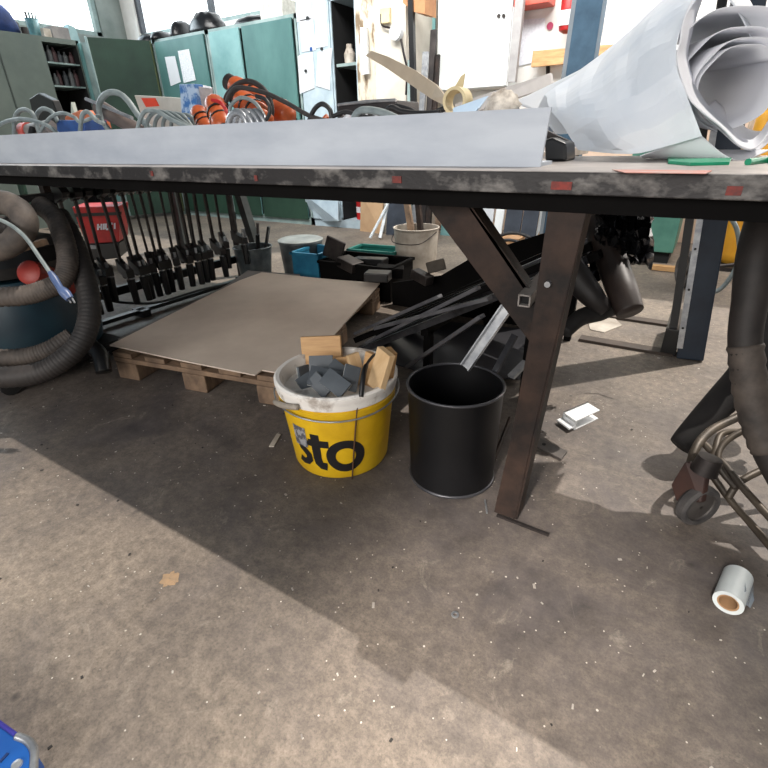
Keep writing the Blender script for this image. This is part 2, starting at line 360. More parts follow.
obj('cardboard_box', MB().box((-3.2, 4.6, 1.04), (.14, .14, .1)), paper, None, 'small white box on the lower shelf of the open locker', 'box') if False else None
# things visible low, under the bench line
obj('low_door', MB().prism([P(306, 222, z=0), P(338, 221, y=4.35), P(338, 197, y=4.35), P(305, 195, y=4.4)], (0, .02, 0)), mat('pale_blue_white', (196, 214, 224), (172, 192, 206), .5), t, label='white-blue low door standing ajar')
t = thing('spray_can', 'red and white spray can on the locker floor', 'can', (P(355, 222, y=4.5).x, 4.6, .08))
c = base[t.name]; obj('can_body', MB().lathe([(.035, 0), (.035, .2), (.03, .22)], c, 16), redp, t); obj('can_band', MB().lathe([(.0355, .07), (.0355, .13)], c, 16), paper, t); obj('cap', MB().lathe([(.02, .22), (.02, .27)], c, 12), paper, t)
q4 = [P(360, 231, z=0), P(382, 234, z=0), P(383, 195, y=4.3), P(361, 193, y=4.3)]
obj('tan_board', MB().prism(q4, (0, .02, 0)), tan, None, 'pale wooden board standing on the floor beside the open locker', 'board')
for k, (a_, b_, c_, d_) in enumerate(((370, 238, 391, 198), (380, 238, 388, 202))):
    obj('steel_offcut', MB().bar(P(a_, b_, z=.02), P(c_, d_, y=4.2), .03, .012), mat('white_offcut', (214, 220, 222), (190, 196, 200), .5), None, ['pale metal strip leaning low against the tan board, left one', 'pale metal strip leaning low, right of its twin'][k], 'offcut')

# ------------------------------------------------------------ left locker block (faces the room from the left wall)
XL = -6.66
t = thing('tool_cabinet', 'grey-green cabinet by the left wall with an open bay of dark shelves', 'cabinet', (-6.9, 3.3, 0))
ya, yb, yc = P(41, 40, x=XL).y, P(76, 44, x=XL).y, 0
zt = P(20, 33, x=XL).z
obj('carcass', MB().span((XL-.5, 1.6, 0), (XL, ya, zt)).span((XL-.5, ya, zt-.05), (XL, yb+.03, zt)).span((XL-.5, yb, 0), (XL, yb+.03, zt)).span((XL-.5, ya, 0), (XL-.47, yb, zt)), cab_grey, t)
obj('interior', MB().span((XL-.46, ya+.001, .05), (XL-.45, yb-.001, zt-.06)), blackin, t)
obj('side_liner', MB().span((XL-.45, yb-.012, .05), (XL-.01, yb-.002, zt-.06)).span((XL-.45, ya+.002, .05), (XL-.01, ya+.008, zt-.06)), blackin, t)
obj('door_line', MB().box((XL+.003, P(8, 80, x=XL).y, zt/2), (.006, .012, zt-.1)), mat('seam', (60, 70, 66), (50, 58, 54)), t)
for py_ in (63, 86):
    zz = P(58, py_, x=XL).z; obj('shelf', MB().span((XL-.45, ya+.01, zz-.008), (XL-.01, yb-.012, zz+.008)), frame_g, t)
k = 0
for py_, nm in ((63, 'upper'), (86, 'lower')):
    zz = P(58, py_, x=XL).z+.009
    for i in range(6):
        yy = ya+.04+i*(yb-ya-.08)/5; hh = random.uniform(.12, .19)
        obj('oil_bottle', MB().lathe([(.026, 0), (.028, .01), (.028, hh*.65), (.012, hh*.85), (.012, hh)], (XL-.1-random.uniform(0, .05), yy, zz), 12),
            mat('bottle_%d' % (i % 3), [(74, 78, 82), (110, 112, 112), (88, 60, 62)][i % 3], [(40, 42, 46), (60, 62, 64), (50, 34, 36)][i % 3], .5), None,
            '%s small bottle from the left on the %s shelf of the open cabinet' % (['first', 'second', 'third', 'fourth', 'fifth', 'last'][i], nm), 'bottle', 'bottles on the open cabinet shelves')
d0 = Vector((XL, yb+.03, 0)); d1 = d0+Vector((.33, .12, 0))
cdo = obj('open_door', MB().prism([d0+Vector((0.01, 0, .08)), d1+Vector((0, 0, .08)), d1+Vector((0, 0, zt-.02)), d0+Vector((0.01, 0, zt-.02))], (-.006, .018, 0)), frame_g, t, label='pale open door leaf')
obj('door_lip', MB().box(d0+Vector((.03, -.01, zt/2+.03)), (.03, .03, zt-.12)), teal_l, cdo)
# items on top of the left cabinet
def on(px_, py_, x=XL-.2): p = P(px_, py_, x=x); return Vector((x, p.y, zt))
c = on(35, 33)
t = thing('brush_jar', 'glass jar holding brushes on top of the left cabinet', 'jar', c)
obj('jar', MB().lathe([(.06, 0), (.06, .16), (.07, .18), (.066, .18), (.055, .01)], c, 20), mat('teal_glass', (120, 170, 176), (80, 120, 126), .2, trans=.3), t)
for i in range(4): obj('brush', MB().bar(c+Vector((0, -.03+.02*i, .05)), c+Vector((.01, -.05+.035*i, .24)), .018, .01), [steel_dark, frame_g, greend, tealc][i], t)
obj('jar_handle', MB().tube(spl([c+Vector((0, .06, .16)), c+Vector((0, .11, .12)), c+Vector((0, .06, .04))]), .006, 8), frame_g, t)
c = on(57, 36); obj('cardboard_box', MB().box(c+Vector((0, 0, .065)), (.2, .2, .13)), mat('grey_card', (140, 136, 134), (110, 108, 108), .8), None, 'grey cardboard box on top of the left cabinet', 'box', bevel=.004)
c = on(70, 38); obj('carton', MB().prism([c+Vector((.08, -.05, 0)), c+Vector((.08, .07, 0)), c+Vector((.08, .05, .15)), c+Vector((.08, -.03, .17))], (-.1, 0, 0)), mat('pale_teal_card', (150, 180, 184), (126, 156, 160), .7), None, 'pale teal carton beside the grey box on the left cabinet', 'carton')
c = on(47, 36, XL-.1); obj('small_carton', MB().box(c+Vector((0, 0, .045)), (.06, .08, .09)), paild, None, 'small pale carton in front of the grey box', 'carton')
c = on(4, 30); o = MB().lathe([(.15, 0), (.14, .1), (.1, .2), (.05, .26), (.01, .27)], c, 16)
obj('blue_jacket_bundle', o, mat('navy_cloth', (30, 54, 104), (20, 38, 78), .85, 0, 12, .5), None, 'navy cloth bundle on top of the left cabinet at the picture edge', 'bundle', smooth=True)
c = on(17, 33); obj('grey_tin', MB().lathe([(.045, 0), (.045, .12), (.03, .14)], c, 18), inner_grey, None, 'grey tin between the navy bundle and the brush jar', 'tin')
c = on(26, 34, XL-.08); obj('brown_tin', MB().lathe([(.035, 0), (.035, .07)], c, 18), brownd, None, 'low brown tin in front of the brush jar', 'tin')
# cable on the pale wall
obj('wall_cable', MB().tube(px([(83, 46), (100, 50), (118, 50), (128, 55)], x=XW+.02), .008, 6), mat('seam', None), None, 'thin dark cable running along the pale green wall', 'cable')
obj('metal_sheet', MB().prism([(XW+.02, 4.35, .0), (XW+.02, 5.0, .0), (XW+.02, 5.0, 1.75), (XW+.02, 4.35, 1.75)], (.03, 0, 0)), mat('panel_green', (128, 150, 140), (104, 126, 118), .6, 0, 4), None, 'pale green metal panel standing at the corner of the left wall', 'panel')
# on top of teal lockers
def bag(px_, py_, w, h, label, m=bags, y=4.68, z=ZT):
    c = P(px_, py_, y=y); c.z = z
    mb = MB(); seg = 18; rows = []
    for j in range(8):
        a = j/7*PI/2
        rows.append([c+Vector((w/2*math.cos(a)**.8*math.cos(k*2*PI/seg)*(1+random.uniform(-.08, .08)), .18*math.cos(a)**.8*math.sin(k*2*PI/seg), h*math.sin(a)*(1+random.uniform(-.07, .07)))) for k in range(seg)])
    mb.sheet(rows, True); mb.bm.faces.new(mb.bm.verts[:seg] if False else [v for v in list(mb.bm.verts)[:seg]])
    return obj('plastic_bag', mb, m, None, label, 'bag', smooth=True)
bag(182, 26, .2, .17, 'small black bag on the locker top, left of the big one')
bag(207, 22, .5, .21, 'large dark bin bag on top of the teal lockers')
bag(254, 8, .55, .09, 'flat black bag lying on the right end of the teal locker', z=1.96)
bag(126, 35, .18, .08, 'flat black bag on the locker top near the room corner', mat('navy_cloth', None) if False else bags, z=1.96, y=4.6)
bag(150, 36, .3, .11, 'low dark bundle on the corner end of the teal lockers', z=1.96)
bag(163, 34, .16, .09, 'small low dark bag between two bundles on the locker top', z=1.96, y=4.6)
c = P(276, 10, y=4.6); obj('file_box', MB().box((c.x, 4.65, ZT+.08), (.3, .25, .16)), mat('off_white', (214, 214, 208), (180, 178, 170), .8, 0, 20), None, 'off-white file box on top of the locker beside the notices', 'box', bevel=.004)

# ------------------------------------------------------------ pillar gear and wall to the right
c = P(386, 16, y=4.39)
t = thing('junction_box', 'cream junction box on the pale pillar', 'box', c)
obj('box_body', MB().box(c, (.095, .05, .11)), cream, t, bevel=.006); obj('conduit', MB().tube(px([(381, 14), (382, 25), (390, 28), (395, 30)], y=4.37), .008, 6), steel_dark, t)
c = P(397, 33, y=4.38)
t = thing('round_socket', 'round white socket with a dark cord on the pale pillar', 'socket', c)
obj('socket_body', MB().cyl(c+Vector((0, .02, 0)), c+Vector((0, -.04, 0)), .055, seg=24), paper, t, smooth='auto'); obj('cord', MB().tube(px([(401, 39), (404, 55), (407, 70), (406, 95)], y=4.36), .01, 6), steel_dark, t)
obj('peeling_batten', MB().prism([P(362, 28, y=4.4), P(368, 28, y=4.4), P(370, 74, y=4.4), P(363, 75, y=4.4)], (0, -.03, 0)), white_p, None, 'white batten fixed on the peeling pillar', 'batten')
obj('black_pole', MB().bar(P(411, -8, y=4.3), Vector((P(418, 100, y=4.3).x, 4.3, 0)), .045, .04, up=(0, 1, 0)), black_p, None, 'thin black pole leaning upright beside the pale pillar', 'pole')
obj('cardboard_box', MB().prism([P(402, -6, y=4.3), P(425, -8, y=4.3), P(425, 14, y=4.3), P(414, 12, y=4.3), P(403, 3, y=4.3)], (0, .2, 0)), mat('box_brown', (186, 136, 96), (160, 112, 76), .8), None, 'brown box held high behind the black pole', 'box')
sheet_at([(424, 8), (436, 4), (434, 105), (420, 105)], 4.9, 'pale teal sheet standing against the wall behind the pole', teal_l, 'backing_sheet', 'panel', th=.01)
for i, (a_, b_, c_, d_, m_) in enumerate(((426, 52, 414, 108, galv), (434, 30, 424, 108, steel_dark), (437, 55, 430, 108, rusty), (411, 60, 409, 108, frame_g))):
    q_ = P(c_, d_, y=4.2); q_.z = 0; obj('steel_bar', MB().bar(P(a_, b_, y=4.38), q_, .05, .03, up=(0, 1, 0)), m_, None, ['light flat bar leaning beside the black pole', 'dark flat bar leaning at the edge of the white wall cabinet', 'rusty flat bar leaning behind the tape roll', 'short pale bar leaning at the foot of the pale pillar'][i], 'bar')
# white wall cabinet
t = thing('wall_cabinet', 'large plain white wall cabinet with two small locks', 'cabinet', (-1.93, 4.7, 1.22))
a, b = P(436, 90, y=4.86), P(506, 86, y=4.86); zc_ = (a.z+b.z)/2
obj('cabinet_body', MB().span((a.x, 4.88, zc_-.01), (b.x+.01, 5.08, 2.3)), white_p, t, bevel=.004)
obj('door', MB().span((a.x+.005, 4.86, zc_), (b.x, 4.878, 2.3)), mat('white_door', (240, 244, 244), (228, 233, 234), .4), t, bevel=.003)
for q in ((499, 16), (504, 16)):
    c = P(q[0], q[1], y=4.858); obj('lock', MB().cyl(c+Vector((0, .01, 0)), c+Vector((0, -.015, 0)), .014, seg=12), steel_dark, t)
obj('grey_upright', MB().bar(P(521, -5, y=4.8), P(512, 82, y=4.8), .07, .05, up=(0, 1, 0)), mat('grey_upright', (168, 166, 166), (146, 144, 144), .6), None, 'grey steel upright beside the white wall cabinet', 'post')
c = P(533, 2, y=4.95); t = thing('red_box', 'red-orange wall box at the top edge above the notices', 'box', c)
obj('box_body', MB().box((c.x, 4.98, c.z+.04), (.3, .2, .14)), mat('red_orange', (204, 92, 74), (180, 74, 60), .5), t, bevel=.006)
obj('lid', MB().box((c.x, 4.98, c.z+.115), (.31, .21, .012)), mat('red_orange', None), t)
c = P(568, 14, y=4.9); t = thing('fire_extinguisher', 'small red cylinder with a white label hanging on the white wall', 'extinguisher', c)
obj('cylinder', MB().lathe([(.02, -.13), (.055, -.11), (.06, -.09), (.06, .1), (.04, .15), (.02, .17)], c, 24), redp, t, smooth='auto')
obj('paper_label', MB().prism([c+Vector((-.055, -.063, -.08)), c+Vector((.045, -.063, -.08)), c+Vector((.045, -.063, .02)), c+Vector((-.055, -.063, .02))], (0, .004, 0)), paper, t)
c = P(550, 26, y=5.09); obj('dot_sticker', MB().cyl(c, c+Vector((0, -.004, 0)), .028, seg=16), mat('magenta', (176, 60, 96), (150, 46, 80), .6), None, 'small round dark pink sticker on the white wall', 'sticker')
sheet_at([(520, 20), (545, 18), (545, 60), (519, 66)], 5.09, 'white notice on the wall beside the grey upright', mat('notice', (222, 224, 230), (204, 206, 214), .8, 0, 50))
c1, c2 = P(531, 58, y=4.95), P(612, 55, y=4.95)
t = thing('wall_shelf', 'tan wooden shelf board fixed on the white wall behind the blue post', 'shelf', (c1+c2)/2)
obj('board', MB().prism([P(533, 51, y=4.95), P(616, 44, y=4.95), P(614, 59, y=4.95), P(531, 67, y=4.95)], (0, .06, 0)), wood, t); obj('bracket', MB().bar(P(548, 66, y=5.0), P(548, 74, y=5.05), .03, .02), steel_dark, t)
# blue steel column behind the bench
def post(name, label, p0, p1, w, d, m, **k): return obj(name, MB().bar(p0, p1, w, d, up=(0, 1, 0)), m, None, label, 'post', **k)
t = thing('steel_column', 'grey-blue steel column rising behind the white paper roll', 'post', P(540, 230, y=3.3)*0+Vector((-.70, 3.1, 0)))
top = P(601, -60, y=3.1); a = P(582, 75, y=3.1); dx = (top-a)
bot = Vector((a.x-.03, 3.1, 0))
obj('column_face', MB().bar(bot+Vector((0, 0, 0)), top+Vector((.0, 0, 0)), .13, .1, up=(0, 1, 0)), bluepost2, t, bevel=.004)
obj('column_side', MB().bar(bot+Vector((-.078, 0, 0)), top+Vector((-.072, 0, 0)), .022, .1, up=(0, 1, 0)), mat('column_grey', (140, 150, 158), (120, 130, 138), .5), t)
sheet_at([(606, -10), (690, -12), (690, 60), (604, 60)], 5.04, 'white ribbed panel standing behind the paper roll', mat('ribbed_white', (232, 232, 230), (220, 220, 218), .7, 0, 12, .1, stretch=(8, 1, .2)), 'backing_sheet', 'panel', th=.02)
obj('tan_board', MB().prism([P(752, 34, y=5.0), P(800, 30, y=5.0), P(800, 62, y=5.0), P(756, 62, y=5.0)], (0, .03, 0)), tan, None, 'tan board at the far right behind the dark blue post', 'board')

# ------------------------------------------------------------ main steel bench
TZ = .82
bench = thing('steel_workbench', 'long worn steel workbench crossing the whole picture', 'workbench', (-1.0, 1.2, 0))
top_o = obj('tabletop', MB().span((-3.3, .935, TZ-.012), (1.1, 1.55, TZ)), steel_top, bench, bevel=.002)
fe = MB().span((-3.3, .93, TZ-.037), (1.1, .955, TZ-.001)); obj('front_edge', fe, steel_edge, bench, bevel=.002, label='scratched black front edge')
ap = MB().span((-3.28, .96, TZ-.07), (1.08, 1.02, TZ-.014)).span((-3.28, 1.48, TZ-.07), (1.08, 1.53, TZ-.014))
for xx in (-3.2, -2.4, -1.6, -.8, -.2, .5, 1.02): ap.span((xx-.02, 1.02, TZ-.06), (xx+.02, 1.48, TZ-.014))
obj('under_frame', ap, steel_under, bench)
for (x, xw) in ((-.55, .022), (-.22, .035), (-1.36, .012), (.03, .02), (-.95, .01)):
    obj('paint_mark', MB().box((x, .929, TZ-.012-random.uniform(0, .012)), (xw, .002, .013)), mat('red_mark', (138, 52, 44), (80, 46, 44), .7, 0, 60), bench, label='red paint mark')
obj('paint_mark', MB().prism([P(612, 170, z=TZ+.001), P(712, 171, z=TZ+.001), P(706, 174, z=TZ+.001), P(625, 173, z=TZ+.001)], (0, 0, .001)), pinkp, bench, label='pink paint streak')
def plate(q, y, th): return MB().prism([P(a, b, y=y) for a, b in q], (0, th, 0))
lg = plate([(550, 196), (590, 196), (558, 330), (532, 438), (515, 519), (494, 512), (511, 438), (531, 330)], .962, .008)
lg.prism([P(586, 198, y=.965), P(590, 198, y=.965), P(560, 330, y=.965), P(517, 519, y=.965), P(513, 519, y=.965), P(555, 330, y=.965)], (0, .05, 0))
obj('leg', lg, rusty, bench)
c = P(548, 284, y=.958); obj('bolt', MB().cyl(c+Vector((0, .004, 0)), c+Vector((0, -.006, 0)), .006, seg=10), galv, bench)
obj('foot_strip', MB().bar(P(497, 515, z=.004), P(549, 535, z=.004), .008, .006), steel_dark, bench)
br = plate([(420, 196), (462, 196), (504, 253), (540, 302), (556, 330), (530, 342)], 1.03, .008)
br.prism([P(462, 198, y=1.03), P(466, 198, y=1.03), P(550, 322, y=1.03), P(546, 322, y=1.03)], (0, .045, 0))
obj('brace', br, rusty, bench)
for xx, yy in ((-3.2, .99), (1.02, .99), (-3.2, 1.5), (1.02, 1.5)):
    obj('leg', MB().box((xx, yy, (TZ-.07)/2), (.05, .05, TZ-.07)), rusty, bench)
# second bench behind, carrying the tools
b2 = thing('rear_workbench', 'second steel bench behind the first with a grey leg', 'workbench', (-2.2, 2.1, 0))
obj('tabletop', MB().span((-3.6, 1.552, TZ-.03), (-.52, 2.62, TZ-.001)), steel_top, b2)
obj('under_frame', MB().span((-3.55, 1.64, TZ-.07), (-.55, 1.68, TZ-.03)).span((-3.55, 2.54, TZ-.07), (-.55, 2.58, TZ-.03)), steel_under, b2)
legm = mat('grey_green_leg', (62, 68, 68), (40, 46, 46), .5, .2, 6)
obj('leg', MB().bar((-2.66, 2.56, 0), (-2.78, 2.5, TZ-.07), .055, .055, up=(0, 1, 0)), legm, b2)
for xx, yy in ((-3.5, 2.55), (-1.03, 2.56)): obj('leg', MB().box((xx, yy, (TZ-.07)/2), (.05, .05, TZ-.07)), legm, b2)

# steel angle on the bench
xr = -.298; zb = TZ; yA = 1.05
t = thing('steel_angle', 'long light grey steel angle lying along the bench top', 'steel profile', (-1.5, yA, zb))
obj('upright_flange', MB().prism([(-3.25, yA, zb), (xr+.004, yA, zb), (xr+.012, yA, zb+.102), (-3.25, yA, zb+.102)], (0, .007, 0)), angle_m, t)
obj('flat_flange', MB().span((-3.25, yA+.007, zb), (xr, yA+.1, zb+.007)), angle_m, t)

# ------------------------------------------------------------ tools and cables on the bench
def cab(pts, r, m, label, y=1.3, name='power_cable', cat='cable', group='cables heaped behind the steel angle'):
    return obj(name, MB().tube(px(pts, y=y), r, 8), m, None, label, cat, group, smooth=True)
cab([(-5, 128), (5, 122), (20, 119), (35, 121), (50, 127), (60, 136)], .008, cable_g, 'grey cable lying low at the left picture edge', 1.22)
cab([(14, 135), (15, 118), (21, 110), (31, 112), (36, 122), (40, 136)], .009, cable_g, 'first tall grey cable loop from the left', 1.25)
cab([(38, 136), (36, 118), (42, 109), (52, 112), (58, 122)], .009, cable_g, 'second tall grey cable loop from the left', 1.3)
cab([(40, 132), (50, 118), (62, 113), (74, 117), (80, 122), (92, 118), (100, 116)], .007, cable_g, 'grey cable arching over the orange rag', 1.25)
cab([(80, 134), (82, 116), (88, 112), (96, 120), (104, 124)], .008, cable_g, 'short grey cable loop beside the blue block', 1.2)
cab([(118, 140), (103, 122), (99, 106), (106, 94), (118, 93), (128, 101), (138, 115), (150, 128)], .011, cable_g, 'big grey cable loop standing before the green door', 1.3)
for k in range(5):
    cab([(136+9*k, 136), (140+8*k, 120), (146+9*k, 111+k), (158+8*k, 112+k), (172+5*k, 120), (190+k, 128)], .007, cable_g, '%s strand of the pale grey coil beside the orange drills' % ['first', 'second', 'third', 'fourth', 'fifth'][k], 1.22+.03*k)
cab([(200, 130), (226, 118), (226, 98), (238, 84), (252, 82), (266, 92), (272, 110), (268, 124)], .009, hose_d, 'dark cable loop round the orange tool heap', 1.42)
cab([(226, 102), (236, 88), (262, 92), (285, 102), (310, 116), (330, 122)], .007, hose_d, 'dark cable trailing right from the orange tools', 1.3)
cab([(232, 124), (230, 108), (240, 98), (254, 102), (264, 116), (268, 128)], .006, cable_g, 'thin grey cable loop over the orange tools', 1.3)
cab([(256, 96), (266, 100), (270, 112), (262, 126)], .006, cable_k, 'short black cable beside the orange handles', 1.28)
cab([(308, 124), (314, 110), (322, 104), (330, 110), (332, 122)], .007, cable_k, 'small black cable loop below the notices', 1.3)
cab([(352, 122), (358, 112), (368, 110), (384, 113), (400, 120)], .009, cable_g, 'pale cable hump before the peeling pillar', 1.22)
cab([(380, 122), (390, 108), (402, 112), (420, 114), (440, 113)], .009, cable_k, 'black cable lying near the beige strip', 1.4)
cab([(396, 106), (410, 110), (424, 116), (446, 108)], .008, cable_k, 'second black cable right of the dark tray', 1.45)
cab([(330, 118), (345, 112), (360, 116), (375, 118)], .006, cable_k, 'black cable lying before the dark tray', 1.3)
# orange rag, blue block, red grinder head, grey block, dark tube
def gp(pxs, y, d=.05):
    mx = max(b for a, b in pxs); o = []
    for a, b in pxs:
        p = P(a, b, y=y)
        if b >= mx-5 and mx > 108 and y != 1.697: p.z = TZ
        o.append(p)
    return MB().prism(o, (0, d, 0))
obj('orange_cloth', gp([(58, 136), (64, 116), (78, 110), (92, 113), (98, 136)], 1.45, .08), mat('orange_cloth', (216, 132, 96), (190, 104, 70), .8, 0, 15, .2), None, 'orange cloth heap behind the blue block', 'cloth', bevel=.01)
obj('blue_case', gp([(55, 146), (56, 120), (84, 120), (85, 146)], 1.3, .1), mat('blue_case', (40, 84, 150), (28, 62, 120), .5, 0, 20), None, 'small scuffed blue case on the bench', 'case', bevel=.004)
c = P(31, 128, y=1.3); t = thing('angle_grinder', 'grey angle grinder with a red end cap at the left', 'power tool', c)
obj('body', MB().cyl(c+Vector((-.02, 0, -.01)), c+Vector((.14, .02, .0)), .028, .03), mat('grinder_grey', (128, 122, 118), (96, 92, 90), .5), t, smooth='auto')
obj('end_cap', MB().cyl(c+Vector((-.07, 0, -.01)), c+Vector((-.02, 0, -.01)), .034, .034), mat('faded_red', (204, 92, 84), (180, 70, 64), .5), t, smooth='auto')
obj('handle', MB().cyl(c+Vector((.06, -.02, 0)), c+Vector((.06, -.06, -.07)), .014), black_p, t)
obj('black_hopper', gp([(28, 112), (29, 99), (38, 93), (52, 100), (62, 112)], 1.7, .04), black_p, None, 'black plastic funnel-shaped holder before the grey-green cabinet', 'holder', bevel=.004)
obj('sheet_offcut', gp([(58, 113), (71, 102), (76, 112)], 1.6, .02), mat('pale_offcut', (186, 196, 186), (166, 176, 168), .6), None, 'small pale triangular offcut standing behind the blue case', 'offcut')
t = thing('welding_torch', 'brown tubular handle with a bright edge lying across the cables', 'handle', P(115, 118, y=1.35))
obj('grip', MB().cyl(P(100, 108, y=1.35), P(142, 132, y=1.35), .032, .024), mat('brown_grip', (112, 100, 94), (84, 74, 70), .4), t, smooth='auto')
obj('rod', MB().cyl(P(86, 99, y=1.33), P(132, 118, y=1.33), .007, seg=10), galv, t)
t = thing('storage_box', 'grey-white box with an orange-red sticker behind the coil', 'box', P(158, 110, y=1.7))
obj('box_body', gp([(134, 95), (182, 98), (188, 128), (148, 128), (140, 112)], 1.7, .12), mat('box_grey', (196, 196, 188), (176, 176, 168), .6), t, bevel=.004)
obj('sticker', gp([(141, 98), (155, 98), (159, 106), (146, 107)], 1.697, .004), mat('sticker_orange', (228, 76, 40), (206, 60, 32), .5), t)
t = thing('plastic_pack', 'clear plastic pack with blue print standing among the tools', 'package', P(190, 120, y=1.5))
obj('pack_front', gp([(179, 84), (195, 84), (198, 130), (180, 130)], 1.5, .04), mat('pack_blue', (168, 190, 216), (60, 110, 170), .3, 0, 26, lo=.45, hi=.55), t, bevel=.003)
obj('clear_tube', MB().cyl(P(203, 128, y=1.55), P(202, 86, y=1.55), .04), mat('dull_clear', (186, 182, 184), (150, 146, 150), .25, 0, 22), t, smooth='auto')
def drill(label, p0, p1, r, m=orange, cat='power tool', nose=True):
    p0, p1 = Vector(p0), Vector(p1); d = (p1-p0).normalized(); t = thing('orange_power_tool', label, cat, p0, 'orange power tools behind the steel angle')
    L_ = (p1-p0).length; path = [p0+d*L_*k/10 for k in range(11)]
    obj('housing', MB().tube(path, [r*q for q in (.7, .95, 1, 1, .95, .9, .95, 1, .95, .85, .6)], 16), m, t, smooth=True)
    for q in (.33, .55): obj('vent_band', MB().tube([p0+d*L_*q, p0+d*L_*(q+.04)], r*1.03, 16), black_p, t)
    obj('end_ring', MB().tube([p0-d*.02, p0+d*.012], r*.8, 16), steel_dark, t, smooth='auto')
    return t
drill('orange tool body standing left beside the clear pack', P(210, 134, y=1.38), P(197, 110, y=1.42), .036)
drill('glossy orange tool body leaning right of its smaller neighbour', P(226, 132, y=1.32), P(213, 100, y=1.38), .04)
drill('orange tool body at the top of the heap under the cables', P(232, 84, y=1.5), P(266, 104, y=1.5), .036)
drill('orange tool body lying low right in the heap', P(240, 100, y=1.45), P(268, 122, y=1.4), .042)
drill('orange round-ended tool at the right end of the heap', P(262, 104, y=1.55), P(290, 116, y=1.5), .045)
t = thing('steel_hose_coil', 'coil of bright ribbed metal hose below the orange tools', 'hose', P(240, 122, y=1.3))
for k in range(4): obj('coil_turn', MB().tube(px([(228+6*k, 136), (230+6*k, 118), (238+6*k, 112), (246+6*k, 120), (250+6*k, 136)], y=1.25+.01*k), .011, 8), galv, t, smooth=True)
obj('red_strap', MB().tube(px([(212, 100), (222, 104), (232, 122)], y=1.3), .006, 8), redp, None, 'thin red strap over the glossy orange tool', 'strap')
t = thing('dark_tray', 'long dark metal tray lying below the open locker', 'tray', P(368, 110, y=1.6))
obj('tray_shell', gp([(336, 113), (338, 106), (396, 100), (399, 108), (398, 113)], 1.6, .16), mat('tray', (62, 58, 58), (34, 32, 34), .4, .4), t, bevel=.004)
obj('rim', MB().tube([P(338, 105, y=1.6), P(366, 101.5, y=1.6), P(396, 100, y=1.6)], .005, 6), galv, t)
for i, (a_, b_, m_) in enumerate(((345, 117, paper), (354, 116, redp), (322, 119, orange), (372, 117, galv), (338, 119, steel_dark), (362, 119, paper))):
    c = P(a_, b_, y=1.3); obj('fitting', MB().cyl(c+Vector((-.015, 0, -.02)), c+Vector((.015, .01, .008)), .011, .008, 12), m_, None, ['white fitting nearest the dark tray front', 'small red fitting before the dark tray', 'small orange fitting beside the black loop', 'bright fitting right before the tray', 'dark fitting left of the tray', 'second white fitting before the tray'][i], 'fitting')
# beige strip, tape roll, plates
t = thing('bent_strip', 'long beige strip sticking up over the bench, tapering to the left', 'strip', P(448, 108, y=1.5))
obj('strip', MB().sheet([[P(366, 56, y=1.6), P(372, 51, y=1.6)], [P(385, 67, y=1.58), P(389, 57, y=1.58)], [P(410, 84, y=1.55), P(415, 70, y=1.55)], [P(432, 99, y=1.5), P(437, 85, y=1.5)], [P(448, 107, y=1.45), P(446, 96, y=1.45)]]), beige, t, solid=.006)
c = P(457, 101, y=1.42)
t = thing('tape_roll', 'cream adhesive tape roll standing beside the beige strip', 'tape', c)
rm = MB(); R_ = Matrix.Rotation(PI/2, 3, 'X') 
rm.sheet([[c+Vector((r*math.cos(a*2*PI/32), yy, r*math.sin(a*2*PI/32))) for a in range(32)] for r, yy in ((.026, -.02), (.034, -.02), (.034, .03), (.026, .03), (.026, -.02))], True)
obj('tape', rm, cream, t, smooth='auto')
obj('tape_flap', gp([(449, 96), (461, 76), (465, 73), (462, 92)], 1.45, .004), cream, t)
obj('box_section', MB().prism([P(455, 104, y=1.5), P(550, 73, y=2.0), P(552, 86, y=2.0), P(456, 118, y=1.5)], (0, .03, 0)), mat('pale_box', (212, 208, 206), (196, 192, 190), .6), None, 'pale grey flat profile rising right behind the tape roll', 'steel profile')
obj('paper_offcut', MB().prism([P(453, 108, y=1.35), P(487, 96, y=1.4), P(478, 108, y=1.3), P(470, 120, y=1.3), P(453, 120, y=1.3)], (0, .01, 0)), mat('blue_white', (186, 206, 224), (160, 184, 208), .6), None, 'blue-white sheet offcut between tape roll and rag', 'offcut')
# crumpled rag
mb = MB(); c = P(502, 112, y=1.25); rows = []
for j in range(9):
    a = j/8*PI/2; rows.append([c+Vector((.042*math.cos(a)*math.cos(k*PI/10)*(1+random.uniform(-.15, .15)), .05*math.cos(a)*math.sin(k*PI/10), .045*math.sin(a)*(1+random.uniform(-.2, .1)))) for k in range(20)])
mb.sheet(rows, True); obj('cotton_rag', mb, mat('rag', (226, 218, 206), (150, 140, 130), .9, 0, 30, .4), None, 'crumpled off-white rag right of the tape roll', 'rag', smooth=True)
obj('bench_tool', gp([(545, 161), (544, 140), (552, 137), (566, 143), (567, 158)], 1.25, .09), black_p, None, 'dark blocky tool at the right end of the steel angle', 'tool', bevel=.006)
obj('metal_rod', MB().bar(P(545, 133, y=1.3), P(566, 143, y=1.3), .02, .014), steel_dark, None, 'black lever lying on the dark blocky tool', 'lever')
t = thing('green_scraper', 'green plastic strip lying under the paper roll', 'strip', P(698, 162, z=TZ))
obj('strip', MB().prism([P(667, 160, z=TZ), P(712, 158.5, z=TZ), P(731, 161, z=TZ), P(729, 165, z=TZ), P(690, 166, z=TZ), P(668, 164, z=TZ)], (0, 0, .006)), greenst, t, bevel=.001)
obj('green_ribbon', MB().tube([P(748, 162, z=TZ+.005), P(768, 160, z=TZ+.005), P(800, 162, z=TZ+.005)], .006, 8), greenst, None, 'green cord end on the bench at the right edge', 'cord')

